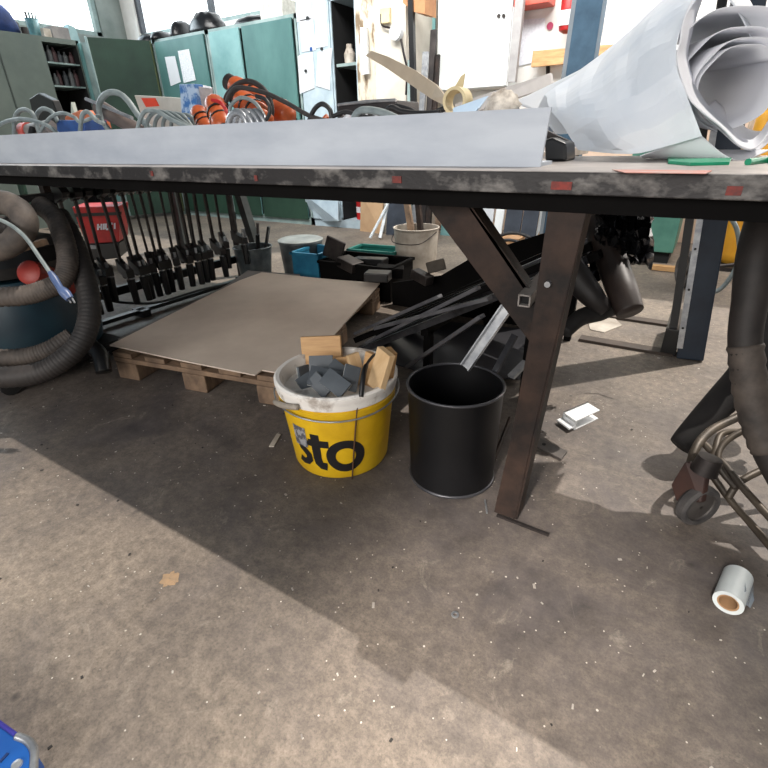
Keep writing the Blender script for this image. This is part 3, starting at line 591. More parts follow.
# ------------------------------------------------------------ white paper roll
roll = thing('paper_roll', 'large flared roll of white paper lying on the bench', 'paper roll', (-.2, 1.35, TZ))
def surf(rows, name, m, n=8):
    if name == 'outer_sheet': n = 4
    a = [px(r, n) for r in rows]; cols = list(zip(*a)); cols = [spl(list(cc), n) for cc in cols]
    if name == 'outer_sheet':   # creases in the paper
        for c_ in cols[1:-1]:
            for k_ in range(1, len(c_)-1):
                q_ = c_[k_]; c_[k_] = q_+Vector((0, .3, .6))*(abs(math.sin(q_.x*31+q_.z*22))-.6)*.014+Vector((0, .6, .2))*(abs(math.sin(q_.x*17-q_.z*41+1))-.6)*.012
    return obj(name, MB().sheet(cols), m, roll, smooth=(name != 'outer_sheet'), solid=.002)
surf([[(800, -60, 1.5), (700, -30, 1.5), (620, 40, 1.5), (545, 95, 1.55)],
      [(760, -52, 1.2), (665, 3, 1.3), (603, 58, 1.42), (545, 95, 1.5)],
      [(705, -10, 1.04), (650, 20, 1.18), (598, 68, 1.33), (547, 98, 1.45)],
      [(682, 25, 1.0), (640, 50, 1.1), (592, 82, 1.24), (548, 104, 1.4)],
      [(676, 62, .98), (638, 84, 1.05), (594, 104, 1.15), (552, 112, 1.34)],
      [(687, 96, .97), (648, 118, 1.02), (604, 132, 1.1), (562, 124, 1.28)],
      [(702, 136, .97), (668, 146, 1.0), (630, 154, 1.06), (578, 150, 1.2)]], 'outer_sheet', paper_out)
surf([[(612, 52, 1.5), (572, 74, 1.52), (512, 103, 1.56)], [(605, 80, 1.45), (575, 100, 1.48), (535, 112, 1.5)], [(590, 118, 1.38), (572, 132, 1.4), (556, 134, 1.42)]], 'tail_sheet', paper)
surf([[(702, 136, .985), (668, 146, 1.01), (640, 156, 1.05)], [(735, 160, .99), (690, 160, 1.04), (650, 157, 1.12)], [(770, 150, 1.02), (730, 150, 1.1), (690, 150, 1.2)]], 'bottom_sheet', paper_in)
# outer rim band going over the top right
surf([[(700, -14, 1.03), (684, 18, 1.0), (680, 40, .99), (677, 62, .985), (688, 96, .97), (702, 112, .97), (722, 128, .98), (740, 146, .985), (757, 147, .99), (775, 122, 1.0)],
      [(712, -20, 1.1), (700, 5, 1.08), (692, 33, 1.06), (688, 58, 1.05), (697, 88, 1.04), (710, 108, 1.04), (727, 124, 1.05), (742, 138, 1.05), (756, 138, 1.06), (770, 118, 1.07)]], 'rim_band', paper_in)
surf([[(700, 112, 1.03), (722, 132, 1.03), (742, 148, 1.03), (762, 148, 1.04), (785, 120, 1.05)], [(715, 100, 1.2), (735, 118, 1.2), (750, 130, 1.2), (768, 128, 1.22), (790, 100, 1.22)]], 'under_sheet', paper_in)
surf([[(698, -8, 1.04), (722, -6, 1.05), (738, 12, 1.05), (752, 40, 1.05), (762, 62, 1.06), (785, 80, 1.06)],
      [(712, -30, 1.2), (735, -20, 1.22), (752, 5, 1.22), (764, 35, 1.22), (776, 55, 1.24), (800, 75, 1.25)]], 'top_fold', paper)
# spiral of inner sheets
ax0 = P(737, 89, t=1.02); axd = (P(655, 92, t=1.5)-ax0).normalized()
u = Vector((0, 0, 1)); u = (u-axd*u.dot(axd)).normalized(); v = axd.cross(u)
def spiral(r0, r1, a0, a1, off, ln, name, m, n=70, ey=1., flare=1.15):
    rows = []
    for j in range(8):
        s = j/7; row = []
        for i in range(n+1):
            q = i/n; a = math.radians(a0+(a1-a0)*q); r = (r0+(r1-r0)*q)*(1+(flare-1)*(1-s)**2)
            cc = ax0 + axd*(off+ln*s) - u*0 + u*(r-r0)*.35
            row.append(cc+(v*math.cos(a)*ey+u*math.sin(a))*r*(1+.02*math.sin(7*a)))
        rows.append(row)
    return obj(name, MB().sheet(rows), m, roll, smooth=True, solid=.0015)
spiral(.064, .076, 40, 620, .0, .5, 'inner_coil', paper_in)
spiral(.09, .096, 0, 235, .04, .5, 'middle_coil', paper_in)
spiral(.118, .13, -10, 215, .07, .5, 'outer_coil', paper_in)
roll['label'] = 'large flared roll of white paper lying on the bench'

# ------------------------------------------------------------ lower right: blue post with feet
p0 = Vector((.085, 2.33, 0)); p1 = P(747, 12, y=2.42); pm = p0+(p1-p0)*1.5
t = thing('blue_post', 'dark blue steel post with a bright perforated rail', 'post', p0)
obj('post_body', MB().bar(p0, pm, .1, .09, up=(0, 1, 0)), bluepost, t, bevel=.004)
dd = (pm-p0).normalized(); off = Vector((-.042, -.052, 0))
obj('bright_rail', MB().bar(p0+off+dd*.05, pm+off, .022, .012, up=(0, 1, 0)), galv, t)
obj('side_channel', MB().bar(p0+Vector((-.078, .01, .0)), pm+Vector((-.078, .01, 0)), .03, .06, up=(0, 1, 0)), black_p, t)
for k in range(8): q = p0+off+dd*(.14+.16*k)+Vector((0, -.007, 0)); obj('rail_screw', MB().cyl(q, q+Vector((0, -.004, 0)), .005, seg=8), black_p, t)
obj('base_block', MB().span((-.03, 2.3, 0), (.03, 2.62, .12)), black_p, t, bevel=.003)
for yy, xl in ((2.32, -.37), (2.72, -.33)): obj('foot_bar', MB().span((xl, yy-.03, 0), (.02, yy+.03, .012)), mat('foot_brown', (74, 62, 54), (54, 46, 40), .7), t)
obj('post_wire', MB().tube(px([(696, 206), (700, 218), (712, 216), (727, 212)], y=2.1), .003, 6), galv, None, 'thin bright wire tied round the blue post', 'wire')
# green box far right
a, b = P(640, 262, z=0), P(697, 267, z=0)
t = thing('green_container', 'pale green metal container standing behind the black bags', 'container', (a.x, 4.3, .03))
gz = mat('scuffed_green', (84, 134, 118), (58, 104, 92), .5, 0, 4, 0)
obj('container_body', MB().span((-.52, 4.12, .08), (-.13, 4.6, .95)), gz, t, bevel=.006)
obj('plinth', MB().span((-.5, 4.14, 0), (-.15, 4.58, .08)), blackin, t)
obj('lid', MB().span((-.53, 4.1, .95), (-.12, 4.62, .99)), gz, t, bevel=.004)
obj('wood_offcut', MB().box(P(665, 268, z=.02)+Vector((0, 0, .0)), (.16, .06, .03)), wood, None, 'small wooden block on the floor by the green container', 'offcut')
# gas bottle on a trolley
c = P(733, 262, z=.0); c = Vector((.26, 4.25, 0))
t = thing('gas_bottle', 'yellow gas bottle standing behind the blue post', 'gas bottle', c)
obj('cylinder_body', MB().lathe([(.09, .03), (.11, .06), (.115, .1), (.115, 1.1), (.08, 1.2), (.03, 1.26), (.03, 1.32)], c, 32), gyellow, t, smooth='auto'); obj('valve', MB().cyl(c+Vector((0, 0, 1.32)), c+Vector((0, 0, 1.38)), .02, seg=10), galv, t)
c = Vector((.02, 3.72, .13))
def wheel(c, r, w, par, ax=Vector((1, 0, 0))):
    ax = ax.normalized(); u = Vector((0, 0, 1)); v = ax.cross(u)
    def ring(prof): return [[c+ax*x+(u*math.cos(k*2*PI/36)+v*math.sin(k*2*PI/36))*rr for k in range(36)] for rr, x in prof]
    ty = obj('tyre', MB().sheet(ring([(r*.72, -w/2), (r*.9, -w*.55), (r, -w*.3), (r, w*.3), (r*.9, w*.55), (r*.72, w/2), (r*.72, -w/2)]), True), mat('tyre_grey', (92, 88, 86), (54, 52, 52), .8, 0, 20), par, smooth='auto')
    obj('hub', MB().sheet(ring([(.004, -w*.35), (r*.3, -w*.42), (r*.34, -w*.2), (r*.7, -w*.2), (r*.71, -w*.38), (r*.73, w*.38), (r*.7, w*.2), (.004, w*.35)]), True), mat('hub_grey', (110, 106, 102), (76, 72, 70), .5, .4), ty, smooth='auto')
t = thing('gas_trolley', 'two-wheeled bottle trolley with a grey tyre behind the blue post', 'trolley', (.25, 4.0, 0))
wl = P(682, 291, z=0)+Vector((0, .1, .11)); wheel(wl, .11, .055, t, Vector((1, .5, 0))); wheel(Vector((.47, 3.95, .125)), .125, .06, t, Vector((1, .5, 0)))
obj('axle', MB().cyl(wl, (.47, 3.95, .125), .012, seg=10), steel_dark, t)
obj('tray', MB().span((.12, 4.06, .0), (.4, 4.4, .025)), steel_dark, t); obj('frame_tube', MB().tube([(.12, 4.0, .02), (.12, 4.0, 1.1), (.4, 4.0, 1.1), (.4, 4.0, .02)], .014, 8), mat('pale_rail', (190, 170, 150), (160, 140, 122), .5), t)
obj('gas_hose', MB().tube(px([(727, 212), (737, 230), (739, 255), (732, 275), (715, 292), (690, 288)], y=3.3), .012, 8), cable_g, None, 'grey hose hanging from the bottle and curling on the floor', 'hose', smooth=True)
obj('plastic_lump', MB().cyl(P(750, 333, z=.04), P(757, 336, z=.04), .03, seg=12), redp, None, 'small dull red piece lying right of the blue post', 'piece') if True else None

# ------------------------------------------------------------ welding cart at the right edge
t = thing('cable_cart', 'wire-framed cart with a castor at the right picture edge', 'cart', (.2, 1.3, 0))
fr = mat('cart_frame', (96, 86, 74), (60, 54, 48), .5, .3, 12)
def ct(pts, r=.009, name='frame_tube', m=fr): return obj(name, MB().tube(px(pts), r, 10), m, t, smooth=True)
def ctz(pts, r=.009): return obj('frame_tube', MB().tube(spl([P(a, b, z=c) for a, b, c in pts], 8), r, 10), fr, t, smooth=True)
ctz([(690, 466, .13), (697, 446, .16), (712, 430, .17), (740, 416, .18), (790, 392, .2)], .011)
ctz([(700, 440, .16), (722, 462, .13), (745, 490, .10), (790, 540, .07)])
ctz([(700, 458, .12), (728, 497, .06), (752, 525, .04), (790, 570, .03)])
ctz([(728, 498, .06), (740, 482, .10), (768, 468, .12), (800, 460, .13)])
ctz([(706, 472, .11), (715, 450, .15), (722, 434, .17), (745, 432, .18), (790, 436, .18)], .008)
ctz([(790, 415, .22), (745, 430, .19), (722, 446, .16), (719, 466, .13), (736, 488, .09)], .008)
wc = P(698, 505, z=.056)
wheel(wc, .055, .028, t, Vector((.62, -.6, 0)))
fk = MB().prism([wc+Vector((-.035, -.0, .0)), wc+Vector((.012, -.02, .03)), wc+Vector((.005, .02, .105)), wc+Vector((-.04, .03, .1)), wc+Vector((-.055, .02, .03))], (-.012, -.012, 0))
obj('castor_fork', fk, mat('rust_brown', (66, 42, 35), (42, 28, 26), .6, .2, 14), t, bevel=.004)
obj('swivel_head', MB().cyl(wc+Vector((-.01, .01, .09)), wc+Vector((-.005, .015, .13)), .03, .026), steel_dark, t, smooth='auto')
obj('rear_support', MB().tube([(.55, 1.25, .02), (.5, 1.35, .35), (.45, 1.4, .7)], .012, 8), fr, t)
def hs(name, pts, rs, m, label, cat='hose', grp=None, n=10):
    p = px(pts, n); k = len(p)-1
    if isinstance(rs, (list, tuple)):
        r = []
        for i in range(k+1):
            f_ = i/k*(len(rs)-1); j = min(int(f_), len(rs)-2); r.append(rs[j]+(rs[j+1]-rs[j])*(f_-j))
    else: r = rs
    return obj(name, MB().tube(p, r, 18), m, None, label, cat, grp, smooth=True)
hs('hose_bundle', [(790, 190, 1.1), (772, 215, 1.1), (758, 255, 1.1), (750, 300, 1.12), (745, 345, 1.14), (752, 400, 1.15), (768, 450, 1.15), (795, 500, 1.15)], [.05, .048, .042, .036, .034, .033, .033, .033], hose_d, 'thick dark hose bundle hanging down the right edge')
obj('fabric_wrap', MB().tube(spl([p+Vector((.0, -.0, 0)) for p in [P(745, 345, t=1.14), P(748, 372, t=1.145), P(752, 400, t=1.15), P(760, 428, t=1.15), P(768, 450, t=1.15)]], 6), [.036+.002*math.sin(i*2.1) for i in range(25)], 16), hose_m, None, 'lighter wrapping band around the hanging hose bundle', 'wrap', smooth=True)
hs('cloth_sleeve', [(790, 330, 1.45), (768, 350, 1.45), (745, 378, 1.42), (715, 408, 1.4), (690, 436, 1.38), (680, 446, 1.38)], [.07, .065, .05, .04, .036, .03], mat('black_cloth', (34, 31, 31), (20, 18, 18), .85, 0, 10, .3), 'black cloth sleeve of the cart slanting down to an open end', 'sleeve')
hs('black_cable', [(800, 250, 1.3), (772, 300, 1.35), (764, 360, 1.38), (770, 420, 1.38)], [.045, .04, .035, .03], rubber, 'thick black cable hanging behind the hose bundle', 'cable')
obj('red_edge', MB().box(P(775, 330, t=1.25), (.02, .03, .12)), redp, None, 'narrow red edge of a machine behind the hanging hoses', 'machine') if False else None

# ------------------------------------------------------------ white film roll on the floor
a, b = P(737, 583, z=.038), P(729, 599, z=.038)
d = (b-a).normalized(); a = P(738, 576, z=.027); b = P(728, 603, z=.027); d = (b-a).normalized()
t = thing('film_roll', 'small white roll with a cardboard core lying on the floor', 'roll', ((a.x+b.x)/2, (a.y+b.y)/2, 0))
u = Vector((0, 0, 1)); v = d.cross(u)
def ringx(prof): return [[a+d*x+(u*math.cos(k*2*PI/32)+v*math.sin(k*2*PI/32))*rr for k in range(32)] for rr, x in prof]
Lr = (b-a).length
obj('film', MB().sheet(ringx([(.019, 0), (.027, 0), (.027, Lr), (.019, Lr)]), True), mat('film_white', (206, 212, 212), (184, 192, 194), .35), t, smooth='auto')
obj('core', MB().sheet(ringx([(.016, .004), (.0195, .002), (.0195, Lr-.001), (.016, Lr-.001), (.016, .004)]), True), mat('core_brown', (168, 132, 96), (140, 108, 78), .85), t, smooth='auto')
fl = MB(); q0 = a+d*.03+v*-.034
fl.sheet([[P(745, 573, z=.05), P(750, 578, z=.03), P(753, 585, z=.01)], [P(745, 590, z=.05), P(752, 592, z=.02), P(754, 600, z=.005)], [P(742, 604, z=.03), P(748, 606, z=.01), P(750, 608, z=.004)]])
obj('film_flap', fl, clearp, t, solid=.001)
# white profile piece on the floor: a U-shaped offcut
hz_ = .036
cA, cB, cC, cD = P(563, 412, z=hz_), P(587, 402, z=hz_), P(600, 410, z=hz_), P(576, 421, z=hz_)
t = thing('profile_offcut', 'white U-shaped plastic profile offcut on the lit floor', 'offcut', (cA+cC)/2-Vector((0, 0, hz_)))
dn = Vector((0, 0, -1)); mb = MB().prism([cA, cB, cC, cD], dn*.004).prism([q+dn*(hz_-.004) for q in (cA, cB, cC, cD)], dn*.004)
mb.prism([cA, cB, cB+dn*hz_, cA+dn*hz_], (cD-cA)*.1)
o_ = (cA-cB)*.22; mb.prism([cA+o_+dn*.02, cA+dn*.02, cD+dn*.02, cD+o_+dn*.02], dn*.006).prism([cA+dn*.008, cA+dn*.036, cD+dn*.036, cD+dn*.008], (cB-cA)*.06)
obj('profile', mb, mat('white_pvc', (238, 240, 240), (228, 230, 232), .35), t, bevel=.0008)
q4 = [P(540, 440, z=0), P(567, 453, z=0), P(561, 461, z=0), P(536, 448, z=0)]
t = thing('steel_offcut', 'dark flat steel offcut with a drilled hole lying on the floor', 'offcut', sum(q4, Vector())/4)
obj('plate', MB().prism(q4, (0, 0, .008)), mat('offcut_grey', (86, 80, 76), (64, 60, 58), .6, .2), t, bevel=.001)
c = P(544, 444, z=.009); obj('hole', MB().cyl(c-Vector((0, 0, .001)), c+Vector((0, 0, .0006)), .006, seg=12), blackin, t)
obj('paper_scrap', MB().prism([P(587, 318, z=.0), P(612, 316, z=0), P(622, 326, z=0), P(604, 333, z=0), P(590, 330, z=0)], (0, 0, .004)), paild, None, 'crumpled pale sheet on the floor beyond the bench leg', 'scrap')

# ------------------------------------------------------------ yellow pail with tiles and wood
pc = Vector((-.803, 1.0, 0)); ph = .28
t = thing('yellow_bucket', 'yellow plastic bucket with a white rim and black lettering', 'bucket', pc)
def rad(z): return .143+(.166-.143)*z/.25
obj('bucket_wall', MB().lathe([(.12, 0), (.138, .002), (.143, .012), (.152, .1), (.163, .2), (.163, .205), (.17, .21), (.171, .232), (.166, .236), (.166, .25), (.158, .25), (.139, .014), (.02, .012), (.005, .012)], pc, 64), yellow, t, smooth='auto')
obj('rim', MB().lathe([(.164, .236), (.172, .24), (.175, .25), (.175, .262), (.178, .266), (.178, .278), (.172, .283), (.162, .281), (.154, .24), (.137, .03), (.139, .03), (.1565, .238)], pc, 64), pailw, t, smooth='auto', label='paint-smeared white rim')
cam_dir = math.atan2(-pc.y, -pc.x)
def bk(s, z, e=.0012):
    r = rad(z)+e; a = cam_dir-.09+s/.155; return Vector((pc.x+r*math.cos(a), pc.y+r*math.sin(a), z))
lt = MB(); W = .027
ribbon(lt, arc(.024, .085, .043, 0, 360, 40, .042), W, bk)
obj('letter_o', lt, ink, t)
lt = MB(); ribbon(lt, fill2([(-.061, .158), (-.061, .075)], 10)+[(-.058, .058), (-.049, .049), (-.033, .047)], W, bk); ribbon(lt, fill2([(-.084, .127), (-.022, .127)], 10), .024, bk, ) ; obj('letter_t', lt, ink, t)
lt = MB()
ribbon(lt, [(-.084, .118), (-.098, .126), (-.112, .124), (-.118, .112), (-.112, .1), (-.1, .09), (-.09, .079), (-.089, .064), (-.1, .052), (-.114, .05), (-.128, .056)], .023, bk)
obj('letter_s', lt, ink, t)
lt = MB(); lt.sheet([[bk(s_, z_, .002) for s_ in (-.135, -.12, -.1, -.088)] for z_ in (.105, .125, .15, .172)])
obj('torn_label', lt, mat('torn_label', (150, 150, 152), (84, 84, 90), .7, 0, 50, .4, lo=.45, hi=.55), t)
hp = [Vector((pc.x+.181*math.cos(a), pc.y+.181*math.sin(a), .236-.02*math.sin((a-cam_dir+PI/2)))) for a in [cam_dir-1.6+3.2*k/24 for k in range(25)]]
obj('wire_handle', MB().tube(hp, .0025, 8), galv, t, smooth=True)
hg = [Vector((pc.x+.184*math.cos(a), pc.y+.184*math.sin(a), .225+.004*k)) for k, a in enumerate([cam_dir-1.25+.09*i for i in range(8)])]
obj('handle_grip', MB().tube(hg, .0085, 10), paild, t, smooth=True)
obj('clip', MB().box(bk(.045, .262, .02), (.02, .014, .07), Matrix.Rotation(cam_dir+.3, 3, 'Z')), black_p, t) if False else None
# cable tie hanging over the rim
t2 = thing('black_cable_tie', 'black cable hooked over the bucket rim with a thin brown tail', 'cable', bk(.06, .25, .02))
obj('cable_head', MB().tube(px([(380, 353, 1.36), (374, 355, 1.335), (366, 366, 1.30), (363, 380, 1.275), (361, 397, 1.27)], 6), [.002]*6+[.004]*6+[.007]*13, 10), black_p, t2, smooth=True)
tl = [bk(.058-.002*k, .25-.248*k/10, .006) for k in range(11)]; obj('tail', MB().tube(tl, .0022, 8), mat('tail_brown', (92, 64, 44), (70, 50, 36), .6), t2, smooth=True)
# contents: positions from the pail centre
def piece(name, pts, ext, m, label, cat, grp, edge=None):
    return obj(name, MB().prism(pts, ext), m, None, label, cat, grp, bevel=.0008)
def slab(c, wx, wz, th, rz, rx, ry=0):
    R = (Matrix.Rotation(rz, 3, 'Z') @ Matrix.Rotation(rx, 3, 'X') @ Matrix.Rotation(ry, 3, 'Y')); return MB().box(c, (wx, th, wz), R)
ry_ = YAW
obj('bucket_filling', MB().lathe([(.13, .0), (.141, .13), (.1, .155), (.03, .165), (.004, .165)], pc+Vector((0, 0, .03)), 24), mat('rubble', (120, 116, 110), (70, 68, 66), .9, 0, 50, .5), None, 'rubble filling the yellow bucket below the tiles', 'rubble', kind='stuff')
GT, GW = 'grey tiles in the yellow bucket', 'wood offcuts in the yellow bucket'
def atp(px_, py_, dy): # point in the pail by pixel and depth offset from its centre plane
    return P(px_, py_, y=pc.y+dy)
obj('wood_block', slab(atp(322, 352, .08), .125, .1, .02, ry_-.1, -.25, -.05), wood, None, 'tallest square wooden offcut at the back of the bucket', 'wood offcut', GW, bevel=.001)
obj('wood_block', slab(atp(343, 370, .05), .05, .08, .018, ry_+.1, -.3), wood, None, 'wooden offcut low behind the grey tiles', 'wood offcut', GW, bevel=.001)
obj('wood_block', slab(atp(357, 370, .04), .035, .1, .02, ry_+.5, -.3, -.12), wood2, None, 'pale wooden offcut left of the black cable', 'wood offcut', GW, bevel=.001)
obj('wood_block', slab(atp(371, 370, .05), .05, .1, .018, ry_-.7, -.2, .1), wood, None, 'brown wooden offcut right of the black cable', 'wood offcut', GW, bevel=.001)
obj('wood_block', slab(atp(381, 370, -.01), .055, .115, .02, ry_-.9, -.2, .2), wood2, None, 'pale wooden offcut leaning on the right rim', 'wood offcut', GW, bevel=.001)
obj('wood_block', slab(atp(389, 366, .04), .04, .1, .016, ry_-1.1, -.1, .15), wood, None, 'narrow wooden offcut outermost at the right rim', 'wood offcut', GW, bevel=.001)
def tl_(pxy, dy, wx, wz, rz, rx, ry, label):
    c = atp(pxy[0], pxy[1], dy); t_ = thing('slate_tile', label, 'tile', c, GT); 
    R = (Matrix.Rotation(rz, 3, 'Z') @ Matrix.Rotation(rx, 3, 'X') @ Matrix.Rotation(ry, 3, 'Y'))
    obj('glazed_face', MB().box(c, (wx, .006, wz), R), tile, t_, bevel=.0006); obj('pale_back', MB().box(c+R @ Vector((0, .005, 0)), (wx, .004, wz), R), tile_e, t_)
tl_((321, 364), .0, .07, .05, ry_, -.5, 0, 'flat grey tile topmost before the square wood block')
tl_((325, 378), -.05, .09, .06, ry_+.3, -.9, .4, 'broken grey tile lying in the middle of the bucket')
tl_((335, 383), -.08, .08, .05, ry_-.3, -.8, .5, 'grey tile near the front rim, tilted right')
tl_((320, 385), -.08, .07, .04, ry_-.35, -.6, .6, 'small grey tile near the front rim, left of the tilted one')
tl_((304, 374), -.01, .05, .05, ry_+1.1, -.2, .2, 'third upright grey tile of the left stack')
tl_((298, 372), .01, .05, .06, ry_+1.1, -.2, .2, 'second upright grey tile of the left stack')
tl_((292, 372), .02, .05, .055, ry_+1.1, -.2, .2, 'leftmost upright grey tile against the bucket wall')
tl_((308, 381), -.05, .06, .045, ry_+.5, -.6, -.3, 'grey tile lying before the left stack')
tl_((351, 378), -.04, .045, .07, ry_+.5, -.5, .5, 'pointed grey tile before the pale wood offcut')
tl_((336, 370), .0, .05, .05, ry_+.2, -.7, .8, 'grey tile turned on its corner in the bucket centre')

# ------------------------------------------------------------ black bin
bc = Vector((-.461, 1.074, 0))
t = thing('waste_bin', 'round black metal waste bin beside the yellow bucket', 'bin', bc)
obj('bin_wall', MB().lathe([(.11, .004), (.119, .006), (.127, .288), (.124, .288), (.116, .012), (.004, .01)], bc, 64), black_bin, t, smooth='auto')
rg = [bc+Vector((.1275*math.cos(a*2*PI/64), .1275*math.sin(a*2*PI/64), .291)) for a in range(64)]
obj('rim', MB().tube(rg, .004, 8, closed=True), mat('rim_grey', (84, 84, 88), (60, 60, 64), .35, .4), t, smooth=True)
rg = [bc+Vector((.1185*math.cos(a*2*PI/64), .1185*math.sin(a*2*PI/64), .005)) for a in range(64)]
obj('base_ring', MB().tube(rg, .005, 8, closed=True), mat('rim_grey', None), t, smooth=True)

# ------------------------------------------------------------ pallet and cardboard
pu = Vector((.98, .19, 0)).normalized(); pv = Vector((-.26, .965, 0)).normalized(); po = Vector((-1.94, .965, 0))
def pp(a, b, z=0): return po+pu*a+pv*b+Vector((0, 0, z))
t = thing('wooden_pallet', 'weathered wooden pallet under the cardboard sheet', 'pallet', po)
for a_ in (.0, .345, .69):
    for b_ in (0, .53, 1.06):
        obj('pallet_block', MB().prism([pp(a_, b_), pp(a_+.11, b_), pp(a_+.11, b_+.14), pp(a_, b_+.14)], (0, 0, .075)), woodold, t, bevel=.006)
for b_ in (0, .53, 1.06): obj('stringer', MB().prism([pp(0, b_, .077), pp(.8, b_, .077), pp(.8, b_+.13, .077), pp(0, b_+.13, .077)], (0, 0, .02)), woodold, t, bevel=.003)
for i, a_ in enumerate((0, .17, .35, .53, .7)): obj('deck_board', MB().prism([pp(a_, .0, .099), pp(a_+.1, .0, .099), pp(a_+.1, 1.2, .099), pp(a_, 1.2, .099)], (0, 0, .02)), woodold, t, bevel=.003)
cz = .132
co = [P(110, 346, z=cz), P(180, 361, z=cz), P(255, 376, z=cz), P(262, 371, z=cz), P(292, 376, z=cz), P(318, 352, z=cz), P(335, 335, z=cz), P(380, 284, z=cz), P(320, 279, z=cz), P(262, 273, z=cz), P(240, 281, z=cz), P(205, 298, z=cz)]
t = thing('cardboard_sheet', 'large brown cardboard sheet lying over the pallet', 'cardboard', sum(co, Vector())/len(co))
obj('top_sheet', MB().prism(co, (0, 0, .005)), card, t)
co2 = [P(118, 340, z=cz-.006), P(228, 285, z=cz-.006), P(248, 271, z=cz-.006), P(300, 275, z=cz-.006), P(300, 300, z=cz-.006), P(240, 330, z=cz-.006)]
obj('under_sheet', MB().prism(co2, (0, 0, .004)), mat('card_grey', (128, 122, 118), (104, 100, 98), .85), t)

# ------------------------------------------------------------ containers behind the pallet
def pail(name, label, c, r0, r1, h, m, cat='bucket', rim=None):
    t = thing(name, label, cat, c)
    obj('pail_wall', MB().lathe([(r0*.9, 0), (r0, .004), (r1, h), (r1-.005, h), (r0-.004, .012), (.004, .01)], c, 40), m, t, smooth='auto')
    rg = [Vector(c)+Vector((r1*math.cos(a*2*PI/40), r1*math.sin(a*2*PI/40), h)) for a in range(40)]
    obj('rim', MB().tube(rg, .005, 8, closed=True), rim or m, t, smooth=True); return t
c = Vector((-2.50, 2.33, 0)); t = pail('zinc_bucket', 'dark galvanised bucket full of tool handles', c, .095, .125, .25, zinc)
for i, (dx, dy, h_, m_) in enumerate(((-.04, 0, .36, black_p), (.03, .02, .4, steel_dark), (.06, -.02, .34, black_p), (-.01, -.03, .37, galv), (.08, .03, .38, black_p), (-.07, .03, .33, steel_dark))):
    obj('hand_tool', MB().bar(c+Vector((dx*.3, dy*.3, .02)), c+Vector((dx*1.6, dy*1.5, h_)), .022, .014), m_, None, ['black handle leaning left', 'tallest dark handle', 'short black handle', 'bright metal handle', 'black handle leaning right', 'leftmost dark handle'][i]+' in the galvanised bucket', 'tool', 'tools in the galvanised bucket')
c = Vector((-2.33, 2.62, 0)); t = pail('zinc_tub', 'wide galvanised tub with a pale round lid', c, .13, .15, .25, zinc)
obj('lid', MB().lathe([(.004, .252), (.15, .252), (.156, .262), (.14, .27), (.1, .268), (.004, .266)], c, 40), mat('lid_grey', (168, 174, 172), (130, 136, 136), .5, .3, 8), t, smooth='auto')
def crate(name, label, c, w, d, h, m, rz=0, th=.006):
    R = Matrix.Rotation(rz, 3, 'Z'); c = Vector(c); mb = MB()
    for q, s in (((0, 0, th/2), (w, d, th)), ((-w/2+th/2, 0, h/2), (th, d, h)), ((w/2-th/2, 0, h/2), (th, d, h)), ((0, -d/2+th/2, h/2), (w, th, h)), ((0, d/2-th/2, h/2), (w, th, h))): mb.box(c+R @ Vector(q), s, R)
    t = thing(name, label, 'crate', c); obj('crate_shell', mb, m, t)
    mb = MB()
    for q, s in (((-w/2, 0, h), (.02, d+.02, .016)), ((w/2, 0, h), (.02, d+.02, .016)), ((0, -d/2, h), (w+.02, .02, .016)), ((0, d/2, h), (w+.02, .02, .016))): mb.box(c+R @ Vector(q), s, R)
    obj('rim', mb, m, t); return t
crate('plastic_crate', 'bright blue plastic crate behind the cardboard', (-2.1, 2.50, 0), .2, .26, .23, skyb, .1)
crate('plastic_crate', 'dark box of scrap iron beside the blue crate', (-1.72, 2.52, 0), .5, .3, .2, steel_under, .05)
crate('plastic_crate', 'green-blue tray standing behind the dark scrap', (-1.95, 3.0, 0), .36, .2, .16, mat('teal_tray', (40, 120, 110), (26, 96, 88), .5), .1)
sc_l = ['tall dark sheet-metal scrap standing upright in the crate', 'flat dark scrap plate lying on the blue crate', 'long black scrap bar across the dark box', 'dark angle scrap at the right of the crates', 'rusty dark offcut on the dark box', 'small black offcut before the pail', 'brownish folded scrap in front of the white pail', 'dark block leaning on the white pail']
for i, (a_, b_, y_, w_, h_, d_, rz, ry2) in enumerate(((334, 249, 2.45, .13, .13, .02, .2, .35), (312, 261, 2.45, .16, .03, .12, .1, .1), (370, 261, 2.5, .22, .04, .08, .05, -.05), (390, 271, 2.45, .16, .06, .1, .5, .1), (350, 264, 2.4, .14, .06, .1, -.2, .2), (378, 276, 2.3, .14, .05, .1, .3, .0), (436, 266, 2.3, .1, .06, .015, .3, -.3), (422, 277, 2.25, .12, .05, .06, -.3, .2))):
    c = P(a_, b_, y=y_); R = Matrix.Rotation(rz, 3, 'Z') @ Matrix.Rotation(ry2, 3, 'Y')
    obj('metal_scrap', MB().box(c, (w_, d_, h_), R), [steel_dark, brownd, black_p, steel_under, steel_dark, black_p, mat('scrap_tan', (96, 88, 78), (60, 54, 48), .7), steel_dark][i], None, sc_l[i], 'scrap', 'scrap heaped behind the pallet', bevel=.006)
c = Vector((-1.66, 3.06, 0)); t = pail('white_pail', 'tall dusty white pail standing in the aisle', c, .135, .155, .32, paild)
obj('handle', MB().tube(spl([c+Vector((-.157, 0, .3)), c+Vector((-.1, -.15, .24)), c+Vector((.1, -.15, .24)), c+Vector((.157, 0, .3))]), .003, 6), steel_dark, t)
obj('wooden_stake', MB().bar(c+Vector((-.0, .02, .02)), P(407, 203, y=3.15), .04, .03, up=(0, 1, 0)), woodold, None, 'left wooden stake standing in the white pail', 'stake')
obj('wooden_stake', MB().bar(c+Vector((.05, .03, .02)), P(418, 203, y=3.15), .035, .03, up=(0, 1, 0)), rusty, None, 'right rusty bar standing in the white pail', 'bar')
